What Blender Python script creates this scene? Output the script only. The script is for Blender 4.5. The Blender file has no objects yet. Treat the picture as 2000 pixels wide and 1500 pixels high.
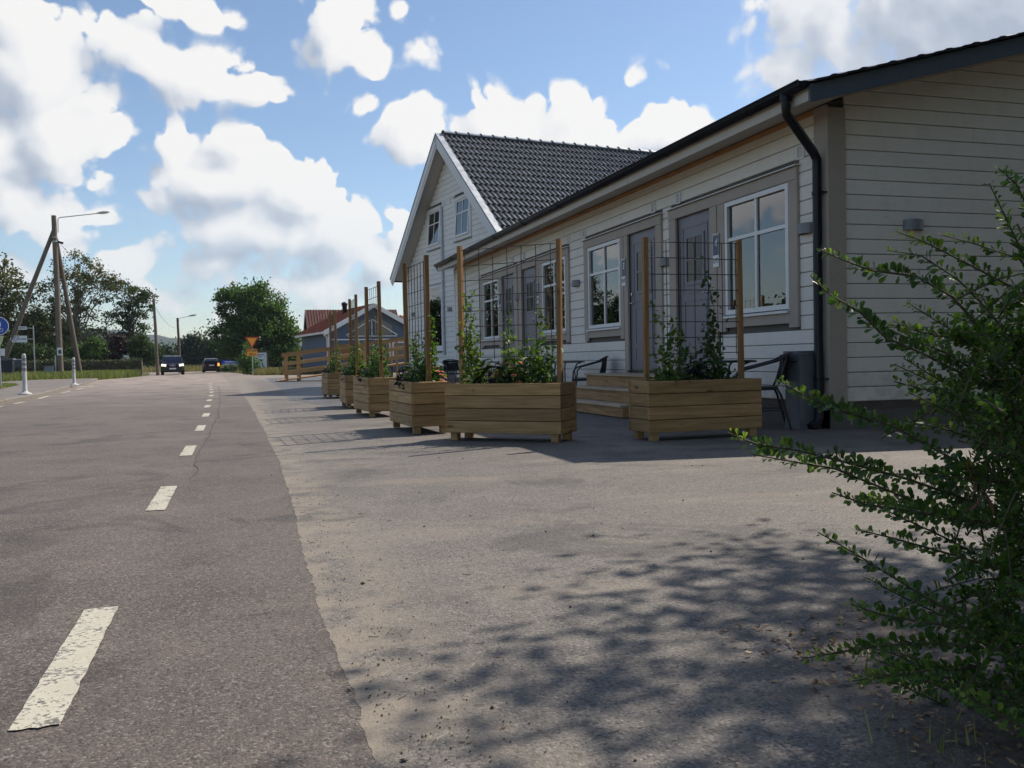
import bpy, bmesh, math, random
import numpy as np
from mathutils import Vector, Matrix, Euler
R = math.radians
rng = np.random.default_rng(7)
random.seed(7)
S = bpy.context.scene
COL = S.collection

# ------------------------------------------------------------------ camera
CAM_H = 0.78
CAM_F = 1762.0            # focal length in pixels of a 2000 px wide frame
_p, _r, _y = R(-1.578), R(-1.0616), R(16.854)
_fw = Vector((math.sin(_y) * math.cos(_p), math.cos(_y) * math.cos(_p), math.sin(_p)))
_r0 = Vector((math.cos(_y), -math.sin(_y), 0))
_u0 = _r0.cross(_fw)
_ri = _r0 * math.cos(_r) + _u0 * math.sin(_r)
_up = -_r0 * math.sin(_r) + _u0 * math.cos(_r)
cam_data = bpy.data.cameras.new('camera')
cam = bpy.data.objects.new('camera', cam_data)
COL.objects.link(cam)
m = Matrix((_ri, _up, -_fw)).transposed().to_4x4()
m.translation = (0, 0, CAM_H)
cam.matrix_world = m
cam_data.sensor_width = 36
cam_data.sensor_fit = 'HORIZONTAL'
cam_data.lens = 36 * CAM_F / 2000
cam_data.clip_start = 0.05
cam_data.clip_end = 6000
S.camera = cam

# survey helpers: they turn bearings measured on site into world positions
CAMP = Vector((0, 0, CAM_H))
def ray(px, py): return _ri * ((px - 1000) / CAM_F) - _up * ((py - 750) / CAM_F) + _fw
def gnd(px, py, z=0.0):
    d = ray(px, py); return CAMP + d * ((z - CAM_H) / d.z)
def atX(px, py, X):
    d = ray(px, py); return CAMP + d * (X / d.x)
def atY(px, py, Y):
    d = ray(px, py); return CAMP + d * (Y / d.y)
def atD(px, py, D): return CAMP + ray(px, py) * D

# ------------------------------------------------------------------ sun, sky, exposure
SUN_AZ, SUN_EL = R(66.5), R(48.0)      # azimuth from +Y towards +X
to_sun = Vector((math.sin(SUN_AZ) * math.cos(SUN_EL), math.cos(SUN_AZ) * math.cos(SUN_EL), math.sin(SUN_EL)))
sun_d = bpy.data.lights.new('sun', 'SUN')
sun_d.energy = 4.7
sun_d.angle = R(0.53)
sun_d.color = (1.0, 0.915, 0.80)
sun = bpy.data.objects.new('sun', sun_d)
COL.objects.link(sun)
sun.rotation_euler = to_sun.to_track_quat('Z', 'Y').to_euler()
sun.location = (30, 20, 60)
S.view_settings.view_transform = 'Standard'
S.view_settings.look = 'None'
S.view_settings.gamma = 1
S.view_settings.exposure = 0.22
S.view_settings.use_curve_mapping = False
S.cycles.max_bounces = 6
S.cycles.diffuse_bounces = 3
S.cycles.glossy_bounces = 3
S.cycles.transmission_bounces = 4
S.cycles.transparent_max_bounces = 12
S.cycles.volume_bounces = 0
S.cycles.sample_clamp_indirect = 6
S.cycles.caustics_reflective = False
S.cycles.caustics_refractive = False

W = bpy.data.worlds.new('World')
S.world = W
W.use_nodes = True

class NT:
    """tiny node-tree writer"""
    def __init__(self, tree): self.t = tree; self.n = tree.nodes; self.l = tree.links
    def add(self, typ, **kw):
        nd = self.n.new(typ)
        ins = kw.pop('ins', {})
        for k, v in kw.items(): setattr(nd, k, v)
        for k, v in ins.items():
            s = nd.inputs[k]
            if hasattr(v, 'is_linked') or isinstance(v, bpy.types.NodeSocket): self.l.new(v, s)
            else: s.default_value = v
        return nd
    def math(self, op, a, b=None, c=None, clamp=False):
        ins = {0: a}
        if b is not None: ins[1] = b
        if c is not None: ins[2] = c
        return self.add('ShaderNodeMath', operation=op, use_clamp=clamp, ins=ins).outputs[0]
    def vmath(self, op, a, b=None, out=0):
        ins = {0: a}
        if b is not None: ins[1] = b
        return self.add('ShaderNodeVectorMath', operation=op, ins=ins).outputs[out]
    def noise(self, vec, scale, detail=3, rough=0.5, dist=0.0, dim='3D'):
        nd = self.add('ShaderNodeTexNoise', noise_dimensions=dim, ins={'Scale': scale, 'Detail': detail, 'Roughness': rough, 'Distortion': dist})
        if vec is not None: self.l.new(vec, nd.inputs['Vector'])
        return nd
    def ramp(self, fac, stops, interp='LINEAR'):
        nd = self.add('ShaderNodeValToRGB', ins={0: fac})
        cr = nd.color_ramp; cr.interpolation = interp
        while len(cr.elements) < len(stops): cr.elements.new(0.5)
        for e, (p, c) in zip(cr.elements, stops):
            e.position = p
            e.color = (c, c, c, 1) if isinstance(c, (int, float)) else (*c, 1)
        return nd.outputs[0]
    def maprange(self, v, a, b, c=0.0, d=1.0, smooth=True):
        nd = self.add('ShaderNodeMapRange', interpolation_type='SMOOTHSTEP' if smooth else 'LINEAR', ins={0: v, 1: a, 2: b, 3: c, 4: d})
        return nd.outputs[0]
    def mix(self, fac, a, b, blend='MIX'):
        nd = self.add('ShaderNodeMix', data_type='RGBA', blend_type=blend)
        for k, v in ((0, fac), (6, a), (7, b)):
            if isinstance(v, bpy.types.NodeSocket): self.l.new(v, nd.inputs[k])
            else:
                if k and len(v) == 3: v = (*v, 1)
                nd.inputs[k].default_value = v
        return nd.outputs[2]

# --- clouds: cumulus fields measured as azimuth/elevation, fleshed out by noise
def azel(px, py):
    d = ray(px, py).normalized()
    return math.atan2(d.x, d.y), math.asin(d.z)
# (px, py, half width, half height, weight)
CLOUDS = [
    (40, 150, 130, 125, 1.0), (110, 265, 110, 105, 1.0), (-60, 300, 150, 120, 1.0), (40, 60, 70, 60, .9),
    (255, 100, 105, 58, .85), (360, 132, 140, 52, .9), (480, 170, 75, 45, .75), (370, 20, 95, 34, .6),
    (650, 60, 85, 95, .85), (700, 110, 50, 50, .8), (590, 80, 60, 40, .55), (706, 210, 50, 40, .34), (778, 18, 40, 32, .30),
    (342, 265, 48, 52, .9), (465, 285, 48, 52, .9), (430, 360, 130, 68, 1.0), (560, 370, 130, 85, 1.0), (500, 455, 205, 85, 1.0),
    (640, 460, 110, 75, 1.0), (310, 390, 45, 35, .75), (745, 510, 70, 60, .85), (790, 455, 50, 45, .8),
    (620, 545, 150, 50, .75), (265, 530, 62, 36, .65), (335, 570, 60, 42, .6), (560, 620, 140, 45, .5), (430, 520, 110, 45, .8), (30, 395, 75, 70, .9), (90, 450, 90, 60, .8), (182, 445, 38, 28, .55), (30, 530, 90, 40, .5),
    (800, 260, 65, 60, .85), (945, 230, 60, 60, .9), (1000, 270, 140, 75, 1.0), (1110, 260, 110, 80, 1.0), (1310, 270, 110, 65, .95), (1210, 300, 90, 50, .9),
    (1245, 175, 60, 50, .36), (1610, 70, 130, 110, .8), (1780, 60, 200, 140, .95), (1960, 30, 190, 150, .95), (1540, 20, 90, 80, .6), (815, 105, 60, 34, .26),
]
def cloud_group():
    g = bpy.data.node_groups.new('cloud_density', 'ShaderNodeTree')
    g.interface.new_socket('Direction', in_out='INPUT', socket_type='NodeSocketVector')
    g.interface.new_socket('Density', in_out='OUTPUT', socket_type='NodeSocketFloat')
    g.interface.new_socket('Body', in_out='OUTPUT', socket_type='NodeSocketFloat')
    t = NT(g)
    gi = t.add('NodeGroupInput'); go = t.add('NodeGroupOutput')
    d = gi.outputs[0]
    sp = t.add('ShaderNodeSeparateXYZ', ins={0: d})
    az = t.math('ARCTAN2', sp.outputs[0], sp.outputs[1])
    el = t.math('ARCSINE', sp.outputs[2])
    ae = t.add('ShaderNodeCombineXYZ', ins={0: az, 1: el}).outputs[0]
    wn = t.noise(ae, 9.0, 1, 0.5, dim='2D')
    aw = t.add('ShaderNodeVectorMath', operation='MULTIPLY_ADD', ins={0: wn.outputs['Color'], 1: (0.05, 0.04, 0), 2: ae}).outputs[0]
    cur = None
    for (px, py, hw, hh, wt) in CLOUDS:
        a, e = azel(px, py)
        a += .025; e += .02
        k = CAM_F * 1.08
        ra, re = hw / k * 1.12, hh / k * 1.12
        v = t.add('ShaderNodeVectorMath', operation='MULTIPLY_ADD', ins={0: aw, 1: (1 / ra, 1 / re, 0), 2: (-a / ra, -e / re, 0)}).outputs[0]
        ln = t.vmath('LENGTH', v, out=1)
        f = t.math('MULTIPLY_ADD', ln, -wt * 0.75, wt)
        cur = f if cur is None else t.math('SMOOTH_MAX', cur, f, 0.12)
    # the rest of the sky carries the same kind of cumulus, without a survey
    gen = t.noise(t.vmath('MULTIPLY', d, (1.0, 1.0, 1.7)), 3.1, 1, 0.5)
    gd = t.maprange(gen.outputs[0], 0.50, 0.78, -0.2, 1.0, False)
    a0 = t.math('ABSOLUTE', t.math('SUBTRACT', az, _y))
    outside2 = t.math('MAXIMUM', t.maprange(a0, 0.56, 0.75), t.maprange(el, 0.42, 0.55))
    cur = t.add('ShaderNodeMix', data_type='FLOAT', ins={0: outside2, 2: cur, 3: gd}).outputs[0]
    n1 = t.noise(ae, 13.0, 7, 0.60, 0.0, dim='2D').outputs[0]
    vo = t.add('ShaderNodeTexVoronoi', voronoi_dimensions='2D', feature='F1', ins={'Vector': aw, 'Scale': 27.0}).outputs[0]
    vo2 = t.add('ShaderNodeTexVoronoi', voronoi_dimensions='2D', feature='F1', ins={'Vector': aw, 'Scale': 61.0}).outputs[0]
    bil = t.math('MULTIPLY_ADD', vo2, -0.26, t.math('MULTIPLY_ADD', vo, -0.52, 0.36))
    dn = t.math('MULTIPLY_ADD', t.math('SUBTRACT', n1, 0.5), 0.78, cur)
    dn = t.math('ADD', dn, bil)
    t.l.new(dn, go.inputs[0]); t.l.new(cur, go.inputs[1])
    return g
CG = cloud_group()
wt = NT(W.node_tree)
for nd in list(wt.n): wt.n.remove(nd)
tc = wt.add('ShaderNodeTexCoord')
dirv = wt.vmath('NORMALIZE', tc.outputs['Generated'])
sky = wt.add('ShaderNodeTexSky', sky_type='NISHITA', sun_disc=False, sun_elevation=SUN_EL, sun_rotation=SUN_AZ, altitude=50, air_density=1.0, dust_density=0.35, ozone_density=2.2)
SKY_STRENGTH = 0.115
gA = wt.add('ShaderNodeGroup', node_tree=CG, ins={0: dirv})
dA = gA.outputs[0]
off = wt.vmath('NORMALIZE', wt.vmath('ADD', dirv, tuple(to_sun * 0.036)))
gB = wt.add('ShaderNodeGroup', node_tree=CG, ins={0: off}); dB = gB.outputs[0]
lit = wt.math('MULTIPLY_ADD', wt.math('SUBTRACT', dA, dB), 0.62, 0.60)
lit = wt.math('MULTIPLY_ADD', wt.math('SUBTRACT', gA.outputs[1], gB.outputs[1]), 1.25, lit)
sund = wt.vmath('DOT_PRODUCT', dirv, tuple(to_sun), out=1)          # towards the sun we see the clouds' shaded sides
lit = wt.math('SUBTRACT', lit, wt.math('MULTIPLY', wt.maprange(sund, 0.66, 0.88), wt.maprange(dA, .3, .9, 0.15, 0.62)))
thin = wt.maprange(gA.outputs[1], 0.15, 1.0, 0.30, -0.16, False)
lit = wt.math('ADD', lit, thin, clamp=True)
soft = wt.math('MULTIPLY_ADD', wt.math('SUBTRACT', 1.0, lit), 0.42, 0.29)
soft = wt.math('ADD', soft, wt.maprange(gA.outputs[1], 0.0, 0.34, 0.40, 0.0))       # crisp heads, frayed bases
cover = wt.maprange(dA, 0.20, soft)
ccol = wt.ramp(lit, [(0.0, (.46, .52, .62)), (0.35, (.62, .67, .75)), (0.65, (.85, .87, .90)), (1.0, (1.0, .99, .97))])
ccol = wt.mix(1.0, ccol, (7.2, 7.2, 7.2), 'MULTIPLY')
haze_up = wt.maprange(wt.add('ShaderNodeSeparateXYZ', ins={0: dirv}).outputs[2], 0.0, 0.22, 0.70, 0.97)
allc = wt.mix(wt.math('MULTIPLY', cover, haze_up), sky.outputs[0], ccol)
bg = wt.add('ShaderNodeBackground', ins={0: allc, 1: SKY_STRENGTH})
wo = wt.add('ShaderNodeOutputWorld', ins={0: bg.outputs[0]})
W.cycles.sampling_method = 'MANUAL'
W.cycles.sample_map_resolution = 256
# ------------------------------------------------------------------ mesh helpers
class MB:
    def __init__(self): self.v = []; self.f = []; self.mi = []; self.cur = 0; self.smooth = []
    def _add(self, vs, fs, sm=False):
        b = len(self.v); self.v += [tuple(v) for v in vs]
        for f in fs: self.f.append([i + b for i in f]); self.mi.append(self.cur); self.smooth.append(sm)
    def box(self, x0, x1, y0, y1, z0, z1, c=0.0):
        if x0 > x1: x0, x1 = x1, x0
        if y0 > y1: y0, y1 = y1, y0
        if z0 > z1: z0, z1 = z1, z0
        vs = [(x, y, z) for x in (x0, x1) for y in (y0, y1) for z in (z0, z1)]
        self._add(vs, [(0, 1, 3, 2), (4, 6, 7, 5), (0, 4, 5, 1), (2, 3, 7, 6), (0, 2, 6, 4), (1, 5, 7, 3)])
        return self
    def obox(self, o, ax, ay, az, lx, ly, lz):
        """oriented box: centre o, unit axes, full lengths"""
        o = Vector(o); ax, ay, az = Vector(ax).normalized() * lx / 2, Vector(ay).normalized() * ly / 2, Vector(az).normalized() * lz / 2
        vs = [o + ax * i + ay * j + az * k for i in (-1, 1) for j in (-1, 1) for k in (-1, 1)]
        self._add(vs, [(0, 1, 3, 2), (4, 6, 7, 5), (0, 4, 5, 1), (2, 3, 7, 6), (0, 2, 6, 4), (1, 5, 7, 3)])
        return self
    def bar(self, a, b, w, h, up=(0, 0, 1)):
        a, b = Vector(a), Vector(b); d = (b - a); L = d.length; d.normalize()
        u = Vector(up); s = d.cross(u)
        if s.length < 1e-4: s = d.cross(Vector((1, 0, 0)))
        s.normalize(); u = s.cross(d)
        return self.obox((a + b) / 2, d, s, u, L, w, h)
    def prism(self, poly, axis, a, b):
        """extrude a 2-D polygon along axis 0/1/2 from a to b"""
        n = len(poly)
        def mk(p, t):
            q = list(p); q.insert(axis, t); return tuple(q)
        vs = [mk(p, a) for p in poly] + [mk(p, b) for p in poly]
        fs = [list(range(n))[::-1], list(range(n, 2 * n))] + [(i, (i + 1) % n, n + (i + 1) % n, n + i) for i in range(n)]
        self._add(vs, fs); return self
    def tube(self, pts, r, n=8, caps=True, sm=True):
        pts = [Vector(p) for p in pts]; rs = r if hasattr(r, '__len__') else [r] * len(pts)
        rings = []; prev = None
        for i, p in enumerate(pts):
            t = (pts[min(i + 1, len(pts) - 1)] - pts[max(i - 1, 0)])
            if t.length < 1e-9: t = Vector((0, 0, 1))
            t.normalize()
            if prev is None:
                s = t.cross(Vector((0, 0, 1)))
                if s.length < 1e-3: s = t.cross(Vector((1, 0, 0)))
            else:
                s = prev - t * prev.dot(t)
                if s.length < 1e-4: s = t.cross(Vector((1, 0, 0)))
            s.normalize(); prev = s; u = t.cross(s)
            rings.append([p + (s * math.cos(2 * math.pi * k / n) + u * math.sin(2 * math.pi * k / n)) * rs[i] for k in range(n)])
        vs = [v for rg in rings for v in rg]
        fs = [(i * n + k, i * n + (k + 1) % n, (i + 1) * n + (k + 1) % n, (i + 1) * n + k) for i in range(len(pts) - 1) for k in range(n)]
        self._add(vs, fs, sm)
        if caps: self._add(rings[0], [list(range(n))[::-1]]); self._add(rings[-1], [list(range(n))])
        return self
    def lathe(self, prof, o=(0, 0, 0), n=16, sm=True):
        o = Vector(o)
        vs = [o + Vector((r * math.cos(2 * math.pi * k / n), r * math.sin(2 * math.pi * k / n), z)) for r, z in prof for k in range(n)]
        fs = [(i * n + k, i * n + (k + 1) % n, (i + 1) * n + (k + 1) % n, (i + 1) * n + k) for i in range(len(prof) - 1) for k in range(n)]
        self._add(vs, fs, sm)
        if prof[0][0] > 1e-5: self._add(vs[:n], [list(range(n))[::-1]])
        if prof[-1][0] > 1e-5: self._add(vs[-n:], [list(range(n))])
        return self
    def quad(self, a, b, c, d): self._add([a, b, c, d], [(0, 1, 2, 3)]); return self
    def poly(self, pts): self._add(pts, [list(range(len(pts)))]); return self
    def mesh(self, name='mesh'):
        me = bpy.data.meshes.new(name); me.from_pydata(self.v, [], self.f)
        if any(self.smooth): me.polygons.foreach_set('use_smooth', self.smooth)
        if any(self.mi): me.polygons.foreach_set('material_index', self.mi)
        me.update(); return me
    def build(self, name, mat, parent=None, kind=None):
        me = self.mesh(name)
        for mm in (mat if isinstance(mat, (list, tuple)) else [mat]): me.materials.append(mm)
        bm = bmesh.new(); bm.from_mesh(me); bmesh.ops.recalc_face_normals(bm, faces=bm.faces); bm.to_mesh(me); bm.free()
        return obj(name, me, parent, kind)
def obj(name, me, parent=None, kind=None):
    o = bpy.data.objects.new(name, me); COL.objects.link(o)
    if parent is not None: o.parent = parent
    if kind: o['kind'] = kind
    return o
def tag(o, label, cat, group=None):
    o['label'] = label; o['category'] = cat
    if group: o['group'] = group
    return o
def thing(name, label, cat, loc=(0, 0, 0), rz=0.0, group=None):
    o = bpy.data.objects.new(name, None); COL.objects.link(o)
    o.empty_display_size = 0.2; o.location = loc; o.rotation_euler = (0, 0, rz)
    return tag(o, label, cat, group)
def copy_tree(o, parent=None):
    c = o.copy(); COL.objects.link(c); c.parent = parent
    for ch in list(o.children): copy_tree(ch, c)
    return c
_plank_cache = {}
def plank_mesh(L, w, t, mat, ch=0.004):
    """board along local X (0..L), width along local Z (0..w), thickness along local Y (0..t, face at y=0)"""
    key = (round(L, 3), round(w, 3), round(t, 3), mat.name, ch)
    if key in _plank_cache: return _plank_cache[key]
    c = min(ch, t * .4, w * .4)
    prof = [(0, c), (c, 0), (t, 0), (t, w), (c, w), (0, w - c)]        # (y, z)
    b = MB(); b.prism(prof, 0, 0, L)
    me = b.mesh('board'); me.materials.append(mat)
    bm = bmesh.new(); bm.from_mesh(me); bmesh.ops.recalc_face_normals(bm, faces=bm.faces); bm.to_mesh(me); bm.free()
    _plank_cache[key] = me
    return me
def plank(name, parent, mat, o, dx, face, L, w, t, ch=0.004):
    """plank starting at o running along dx; `face` = outward normal of the show side; width goes along dx x face"""
    dx = Vector(dx).normalized(); fy = -Vector(face).normalized(); dz = dx.cross(fy)
    ob = obj(name, plank_mesh(L, w, t, mat, ch), parent)
    M = Matrix((dx, fy, dz)).transposed().to_4x4(); M.translation = Vector(o)
    ob.matrix_local = M
    return ob
def np_mesh(name, V, F, mats, attr=None, smooth=False):
    """V (n,3), F (m,k) all faces with k corners; attr: per-face float stored on corners"""
    V = np.asarray(V, dtype=np.float32); F = np.asarray(F, dtype=np.int32)
    me = bpy.data.meshes.new(name)
    me.vertices.add(len(V)); me.vertices.foreach_set('co', V.ravel())
    k = F.shape[1]
    me.loops.add(F.size); me.loops.foreach_set('vertex_index', F.ravel())
    me.polygons.add(len(F)); me.polygons.foreach_set('loop_start', np.arange(0, F.size, k, dtype=np.int32))
    me.polygons.foreach_set('loop_total', np.full(len(F), k, dtype=np.int32))
    if smooth: me.polygons.foreach_set('use_smooth', np.ones(len(F), dtype=bool))
    me.update(calc_edges=True)
    if attr is not None:
        a = me.attributes.new('tint', 'FLOAT', 'FACE'); a.data.foreach_set('value', np.asarray(attr, dtype=np.float32))
    for mm in (mats if isinstance(mats, (list, tuple)) else [mats]): me.materials.append(mm)
    return me
def unit(v): return v / np.maximum(np.linalg.norm(v, axis=-1, keepdims=True), 1e-9)
def leaf_mesh(name, C, size, mat, aspect=0.6, up_bias=0.3, shape='hex', size_var=0.35, nrm=None):
    """a leaf (folded, pointed) at every point of C"""
    n = len(C)
    D = unit(rng.normal(size=(n, 3)))
    Nn = unit(rng.normal(size=(n, 3)) + np.array([0, 0, up_bias * 2])) if nrm is None else nrm
    D = unit(D - Nn * (D * Nn).sum(1, keepdims=True)); Sd = np.cross(Nn, D)
    L = (size * (1 + size_var * rng.uniform(-1, 1, n)))[:, None]; Wd = L * aspect * 0.5
    if shape == 'quad':
        V = np.stack([C - D * L * .5, C + Sd * Wd, C + D * L * .5, C - Sd * Wd], 1)
        F = np.arange(n * 4).reshape(n, 4); t = rng.uniform(0, 1, n)
    else:
        f = Nn * L * 0.10
        b = C - D * L * .5
        V = np.stack([b, b + D * L * .45 + Sd * Wd + f, b + D * L * .8 + Sd * Wd * .75 + f, b + D * L, b + D * L * .8 - Sd * Wd * .75 + f, b + D * L * .45 - Sd * Wd + f], 1)
        i = np.arange(n)[:, None] * 6
        F = np.concatenate([i + np.array([[0, 1, 2, 3]]), i + np.array([[0, 3, 4, 5]])], 0); t = np.tile(rng.uniform(0, 1, n), 2)
    return np_mesh(name, V.reshape(-1, 3), F, mat, attr=t)

# ------------------------------------------------------------------ materials
MATS = {}
def material(name):
    mt = bpy.data.materials.new(name); mt.use_nodes = True
    t = NT(mt.node_tree)
    for nd in list(t.n): t.n.remove(nd)
    out = t.add('ShaderNodeOutputMaterial')
    MATS[name] = mt
    return mt, t, out
def principled(t, out, base, rough=0.6, metal=0.0, normal=None, spec=0.5, extra=None):
    ins = {'Base Color': base if isinstance(base, bpy.types.NodeSocket) else (*base, 1), 'Roughness': rough, 'Metallic': metal, 'Specular IOR Level': spec}
    if normal is not None: ins['Normal'] = normal
    if extra: ins.update(extra)
    b = t.add('ShaderNodeBsdfPrincipled', ins=ins)
    t.l.new(b.outputs[0], out.inputs[0]); return b
def bump(t, h, strength=0.3, dist=0.01):
    return t.add('ShaderNodeBump', ins={'Strength': strength, 'Distance': dist, 'Height': h}).outputs[0]
def jit(t, coord):
    """object coords shifted by a per-object random amount so that no two pieces share a pattern"""
    oi = t.add('ShaderNodeObjectInfo')
    rv = t.add('ShaderNodeCombineXYZ', ins={0: t.math('MULTIPLY', oi.outputs['Random'], 91.0), 1: t.math('MULTIPLY', oi.outputs['Random'], 37.0), 2: t.math('MULTIPLY', oi.outputs['Random'], 53.0)}).outputs[0]
    return t.vmath('ADD', coord, rv), oi.outputs['Random']
def plain(name, col, rough=0.6, metal=0.0, var=0.12, nscale=6.0, bumpy=0.0, bscale=80.0, spec=0.5, emit=None):
    mt, t, out = material(name)
    tc = t.add('ShaderNodeTexCoord').outputs['Object']
    v, rnd = jit(t, tc)
    n = t.noise(v, nscale, 5, 0.6).outputs[0]
    lo = tuple(c * (1 - var) for c in col); hi = tuple(min(1, c * (1 + var)) for c in col)
    c = t.mix(t.maprange(n, .3, .7), lo, hi)
    c = t.mix(t.math('MULTIPLY', t.math('SUBTRACT', rnd, 0.5), var), c, (0, 0, 0), 'MIX') if False else c
    nm = bump(t, t.noise(v, bscale, 4, 0.6).outputs[0], bumpy, 0.004) if bumpy else None
    rr = t.maprange(n, .2, .8, max(0, rough - .07), min(1, rough + .08))
    ex = None
    if emit: ex = {'Emission Color': (*emit[0], 1), 'Emission Strength': emit[1]}
    principled(t, out, c, rr, metal, nm, spec, ex)
    return mt
def wood(name, light, dark, rough=0.65, knots=0.5, grain=1.0, var=0.25, green=None, flat=False):
    """pieces run along local X"""
    mt, t, out = material(name)
    tc = t.add('ShaderNodeTexCoord').outputs['Object']
    v, rnd = jit(t, tc)
    st = t.vmath('MULTIPLY', v, (1.0, 14.0, 14.0))
    wp = t.noise(t.vmath('MULTIPLY', v, (2.0, 6.0, 6.0)), 1.0, 2).outputs[0]
    g1 = t.noise(st, 2.2, 6, 0.62, 0.6).outputs[0]
    g2 = t.noise(t.vmath('MULTIPLY', v, (1.4, 60.0, 60.0)), 2.0, 3, 0.5).outputs[0]
    f = t.math('MULTIPLY_ADD', g2, 0.35, t.math('MULTIPLY', g1, 0.75))
    c = t.mix(t.maprange(f, .35, .75), light, dark)
    # knots
    kv = t.add('ShaderNodeTexVoronoi', ins={'Vector': t.vmath('MULTIPLY', v, (3.1, 9.0, 9.0)), 'Scale': 1.0, 'Randomness': 1.0})
    kn = t.maprange(kv.outputs['Distance'], 0.05, 0.20, 1.0, 0.0)
    ks = t.math('GREATER_THAN', t.add('ShaderNodeSeparateColor', ins={0: kv.outputs['Color']}).outputs[0], 0.55)
    c = t.mix(t.math('MULTIPLY', t.math('MULTIPLY', kn, ks), knots), c, tuple(x * .42 for x in dark))
    # every board its own tone, with a slow stain
    tone = t.math('MULTIPLY_ADD', rnd, var, 1.0 - var / 2)
    c = t.mix(1.0, c, t.add('ShaderNodeCombineColor', ins={0: tone, 1: tone, 2: tone}).outputs[0], 'MULTIPLY')
    sn = t.noise(v, 2.3, 4, 0.6).outputs[0]
    c = t.mix(t.math('MULTIPLY', t.maprange(sn, .45, .75), 0.28), c, green or tuple(x * .6 for x in dark))
    nm = bump(t, f, 0.25 * grain, 0.004)
    principled(t, out, c, t.maprange(g1, .3, .7, rough - .08, rough + .1), 0, nm, 0.35)
    return mt
def painted_wood(name, col, grain_amt=0.10, knots=0.25, rough=0.6, dirt=0.18, var=0.07, warm=(.40, .30, .20)):
    """sawn boards along local X under thin paint: grain and knots ghost through, rain dirt"""
    mt, t, out = material(name)
    tc = t.add('ShaderNodeTexCoord').outputs['Object']
    v, rnd = jit(t, tc)
    g1 = t.noise(t.vmath('MULTIPLY', v, (1.2, 22.0, 22.0)), 2.4, 5, 0.6, 0.4).outputs[0]
    g2 = t.noise(t.vmath('MULTIPLY', v, (3.0, 160.0, 160.0)), 2.0, 2, 0.5).outputs[0]
    c = t.mix(t.math('MULTIPLY', t.maprange(g1, .45, .8), grain_amt * 2.2), col, tuple(a * .55 + b * .45 for a, b in zip(col, warm)))
    kv = t.add('ShaderNodeTexVoronoi', ins={'Vector': t.vmath('MULTIPLY', v, (2.4, 8.0, 8.0)), 'Scale': 1.0})
    kn = t.maprange(kv.outputs['Distance'], 0.03, 0.15, 1.0, 0.0)
    ks = t.math('GREATER_THAN', t.add('ShaderNodeSeparateColor', ins={0: kv.outputs['Color']}).outputs[1], 0.5)
    c = t.mix(t.math('MULTIPLY', t.math('MULTIPLY', kn, ks), knots), c, tuple(a * .5 + b * .3 for a, b in zip(col, warm)))
    dn = t.noise(t.vmath('MULTIPLY', v, (3.5, 1.0, 1.0)), 1.7, 6, 0.65).outputs[0]
    c = t.mix(t.math('MULTIPLY', t.maprange(dn, .42, .78), dirt), c, tuple(x * .45 for x in col))
    wz = t.add('ShaderNodeSeparateXYZ', ins={0: t.add('ShaderNodeNewGeometry').outputs['Position']}).outputs[2]
    sp_ = t.math('MULTIPLY', t.maprange(wz, .30, .75, 1.0, 0.0), t.maprange(t.noise(t.add('ShaderNodeNewGeometry').outputs['Position'], 7.0, 5, .7).outputs[0], .38, .66))
    c = t.mix(t.math('MULTIPLY', sp_, dirt * 1.6), c, (.20, .17, .13))
    tone = t.math('MULTIPLY_ADD', rnd, var, 1.0 - var)
    c = t.mix(1.0, c, t.add('ShaderNodeCombineColor', ins={0: tone, 1: tone, 2: tone}).outputs[0], 'MULTIPLY')
    nm = bump(t, t.math('MULTIPLY_ADD', g2, 0.5, g1), 0.25, 0.003)
    principled(t, out, c, rough, 0, nm, 0.35)
    return mt
def leafmat(name, c0, c1, trans=0.35, rough=0.5, c2=None):
    mt, t, out = material(name)
    at = t.add('ShaderNodeAttribute', attribute_type='GEOMETRY', attribute_name='tint').outputs['Fac']
    oi = t.add('ShaderNodeObjectInfo').outputs['Random']
    stops = [(0.0, c0), (0.75, c1), (1.0, c2 or tuple(min(1, x * 1.35) for x in c1))]
    f = t.math('FRACT', t.math('ADD', at, t.math('MULTIPLY', oi, 0.37)))
    c = t.ramp(f, stops)
    tcn = t.add('ShaderNodeTexCoord').outputs['Object']
    n = t.noise(tcn, 1.1, 3, 0.5).outputs[0]
    c = t.mix(t.math('MULTIPLY', t.maprange(n, .4, .7), 0.4), c, tuple(x * .62 for x in c0))
    b = t.add('ShaderNodeBsdfPrincipled', ins={'Base Color': c, 'Roughness': rough, 'Specular IOR Level': 0.35})
    tr = t.add('ShaderNodeBsdfTranslucent', ins={0: t.mix(1.0, c, (1.25, 1.35, 0.7), 'MULTIPLY')})
    ms = t.add('ShaderNodeMixShader', ins={0: trans, 1: b.outputs[0], 2: tr.outputs[0]})
    t.l.new(ms.outputs[0], out.inputs[0])
    return mt
def glass(name, tint=(.8, .83, .83), ior=2.35, rough=0.0):
    """window pane: see-through with a clear sheen, wavy like double glazing"""
    mt, t, out = material(name)
    tc = t.add('ShaderNodeTexCoord').outputs['Object']
    nm = bump(t, t.noise(tc, 1.6, 1, 0.4).outputs[0], 0.10, 0.02)
    fr = t.add('ShaderNodeFresnel', ins={'IOR': ior, 'Normal': nm}).outputs[0]
    tr = t.add('ShaderNodeBsdfTransparent', ins={0: (*tint, 1)})
    gl = t.add('ShaderNodeBsdfGlossy', ins={0: (1, 1, 1, 1), 'Roughness': rough, 'Normal': nm})
    ms = t.add('ShaderNodeMixShader', ins={0: t.math('MULTIPLY', fr, 1.0, clamp=True), 1: tr.outputs[0], 2: gl.outputs[0]})
    t.l.new(ms.outputs[0], out.inputs[0])
    return mt
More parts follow.
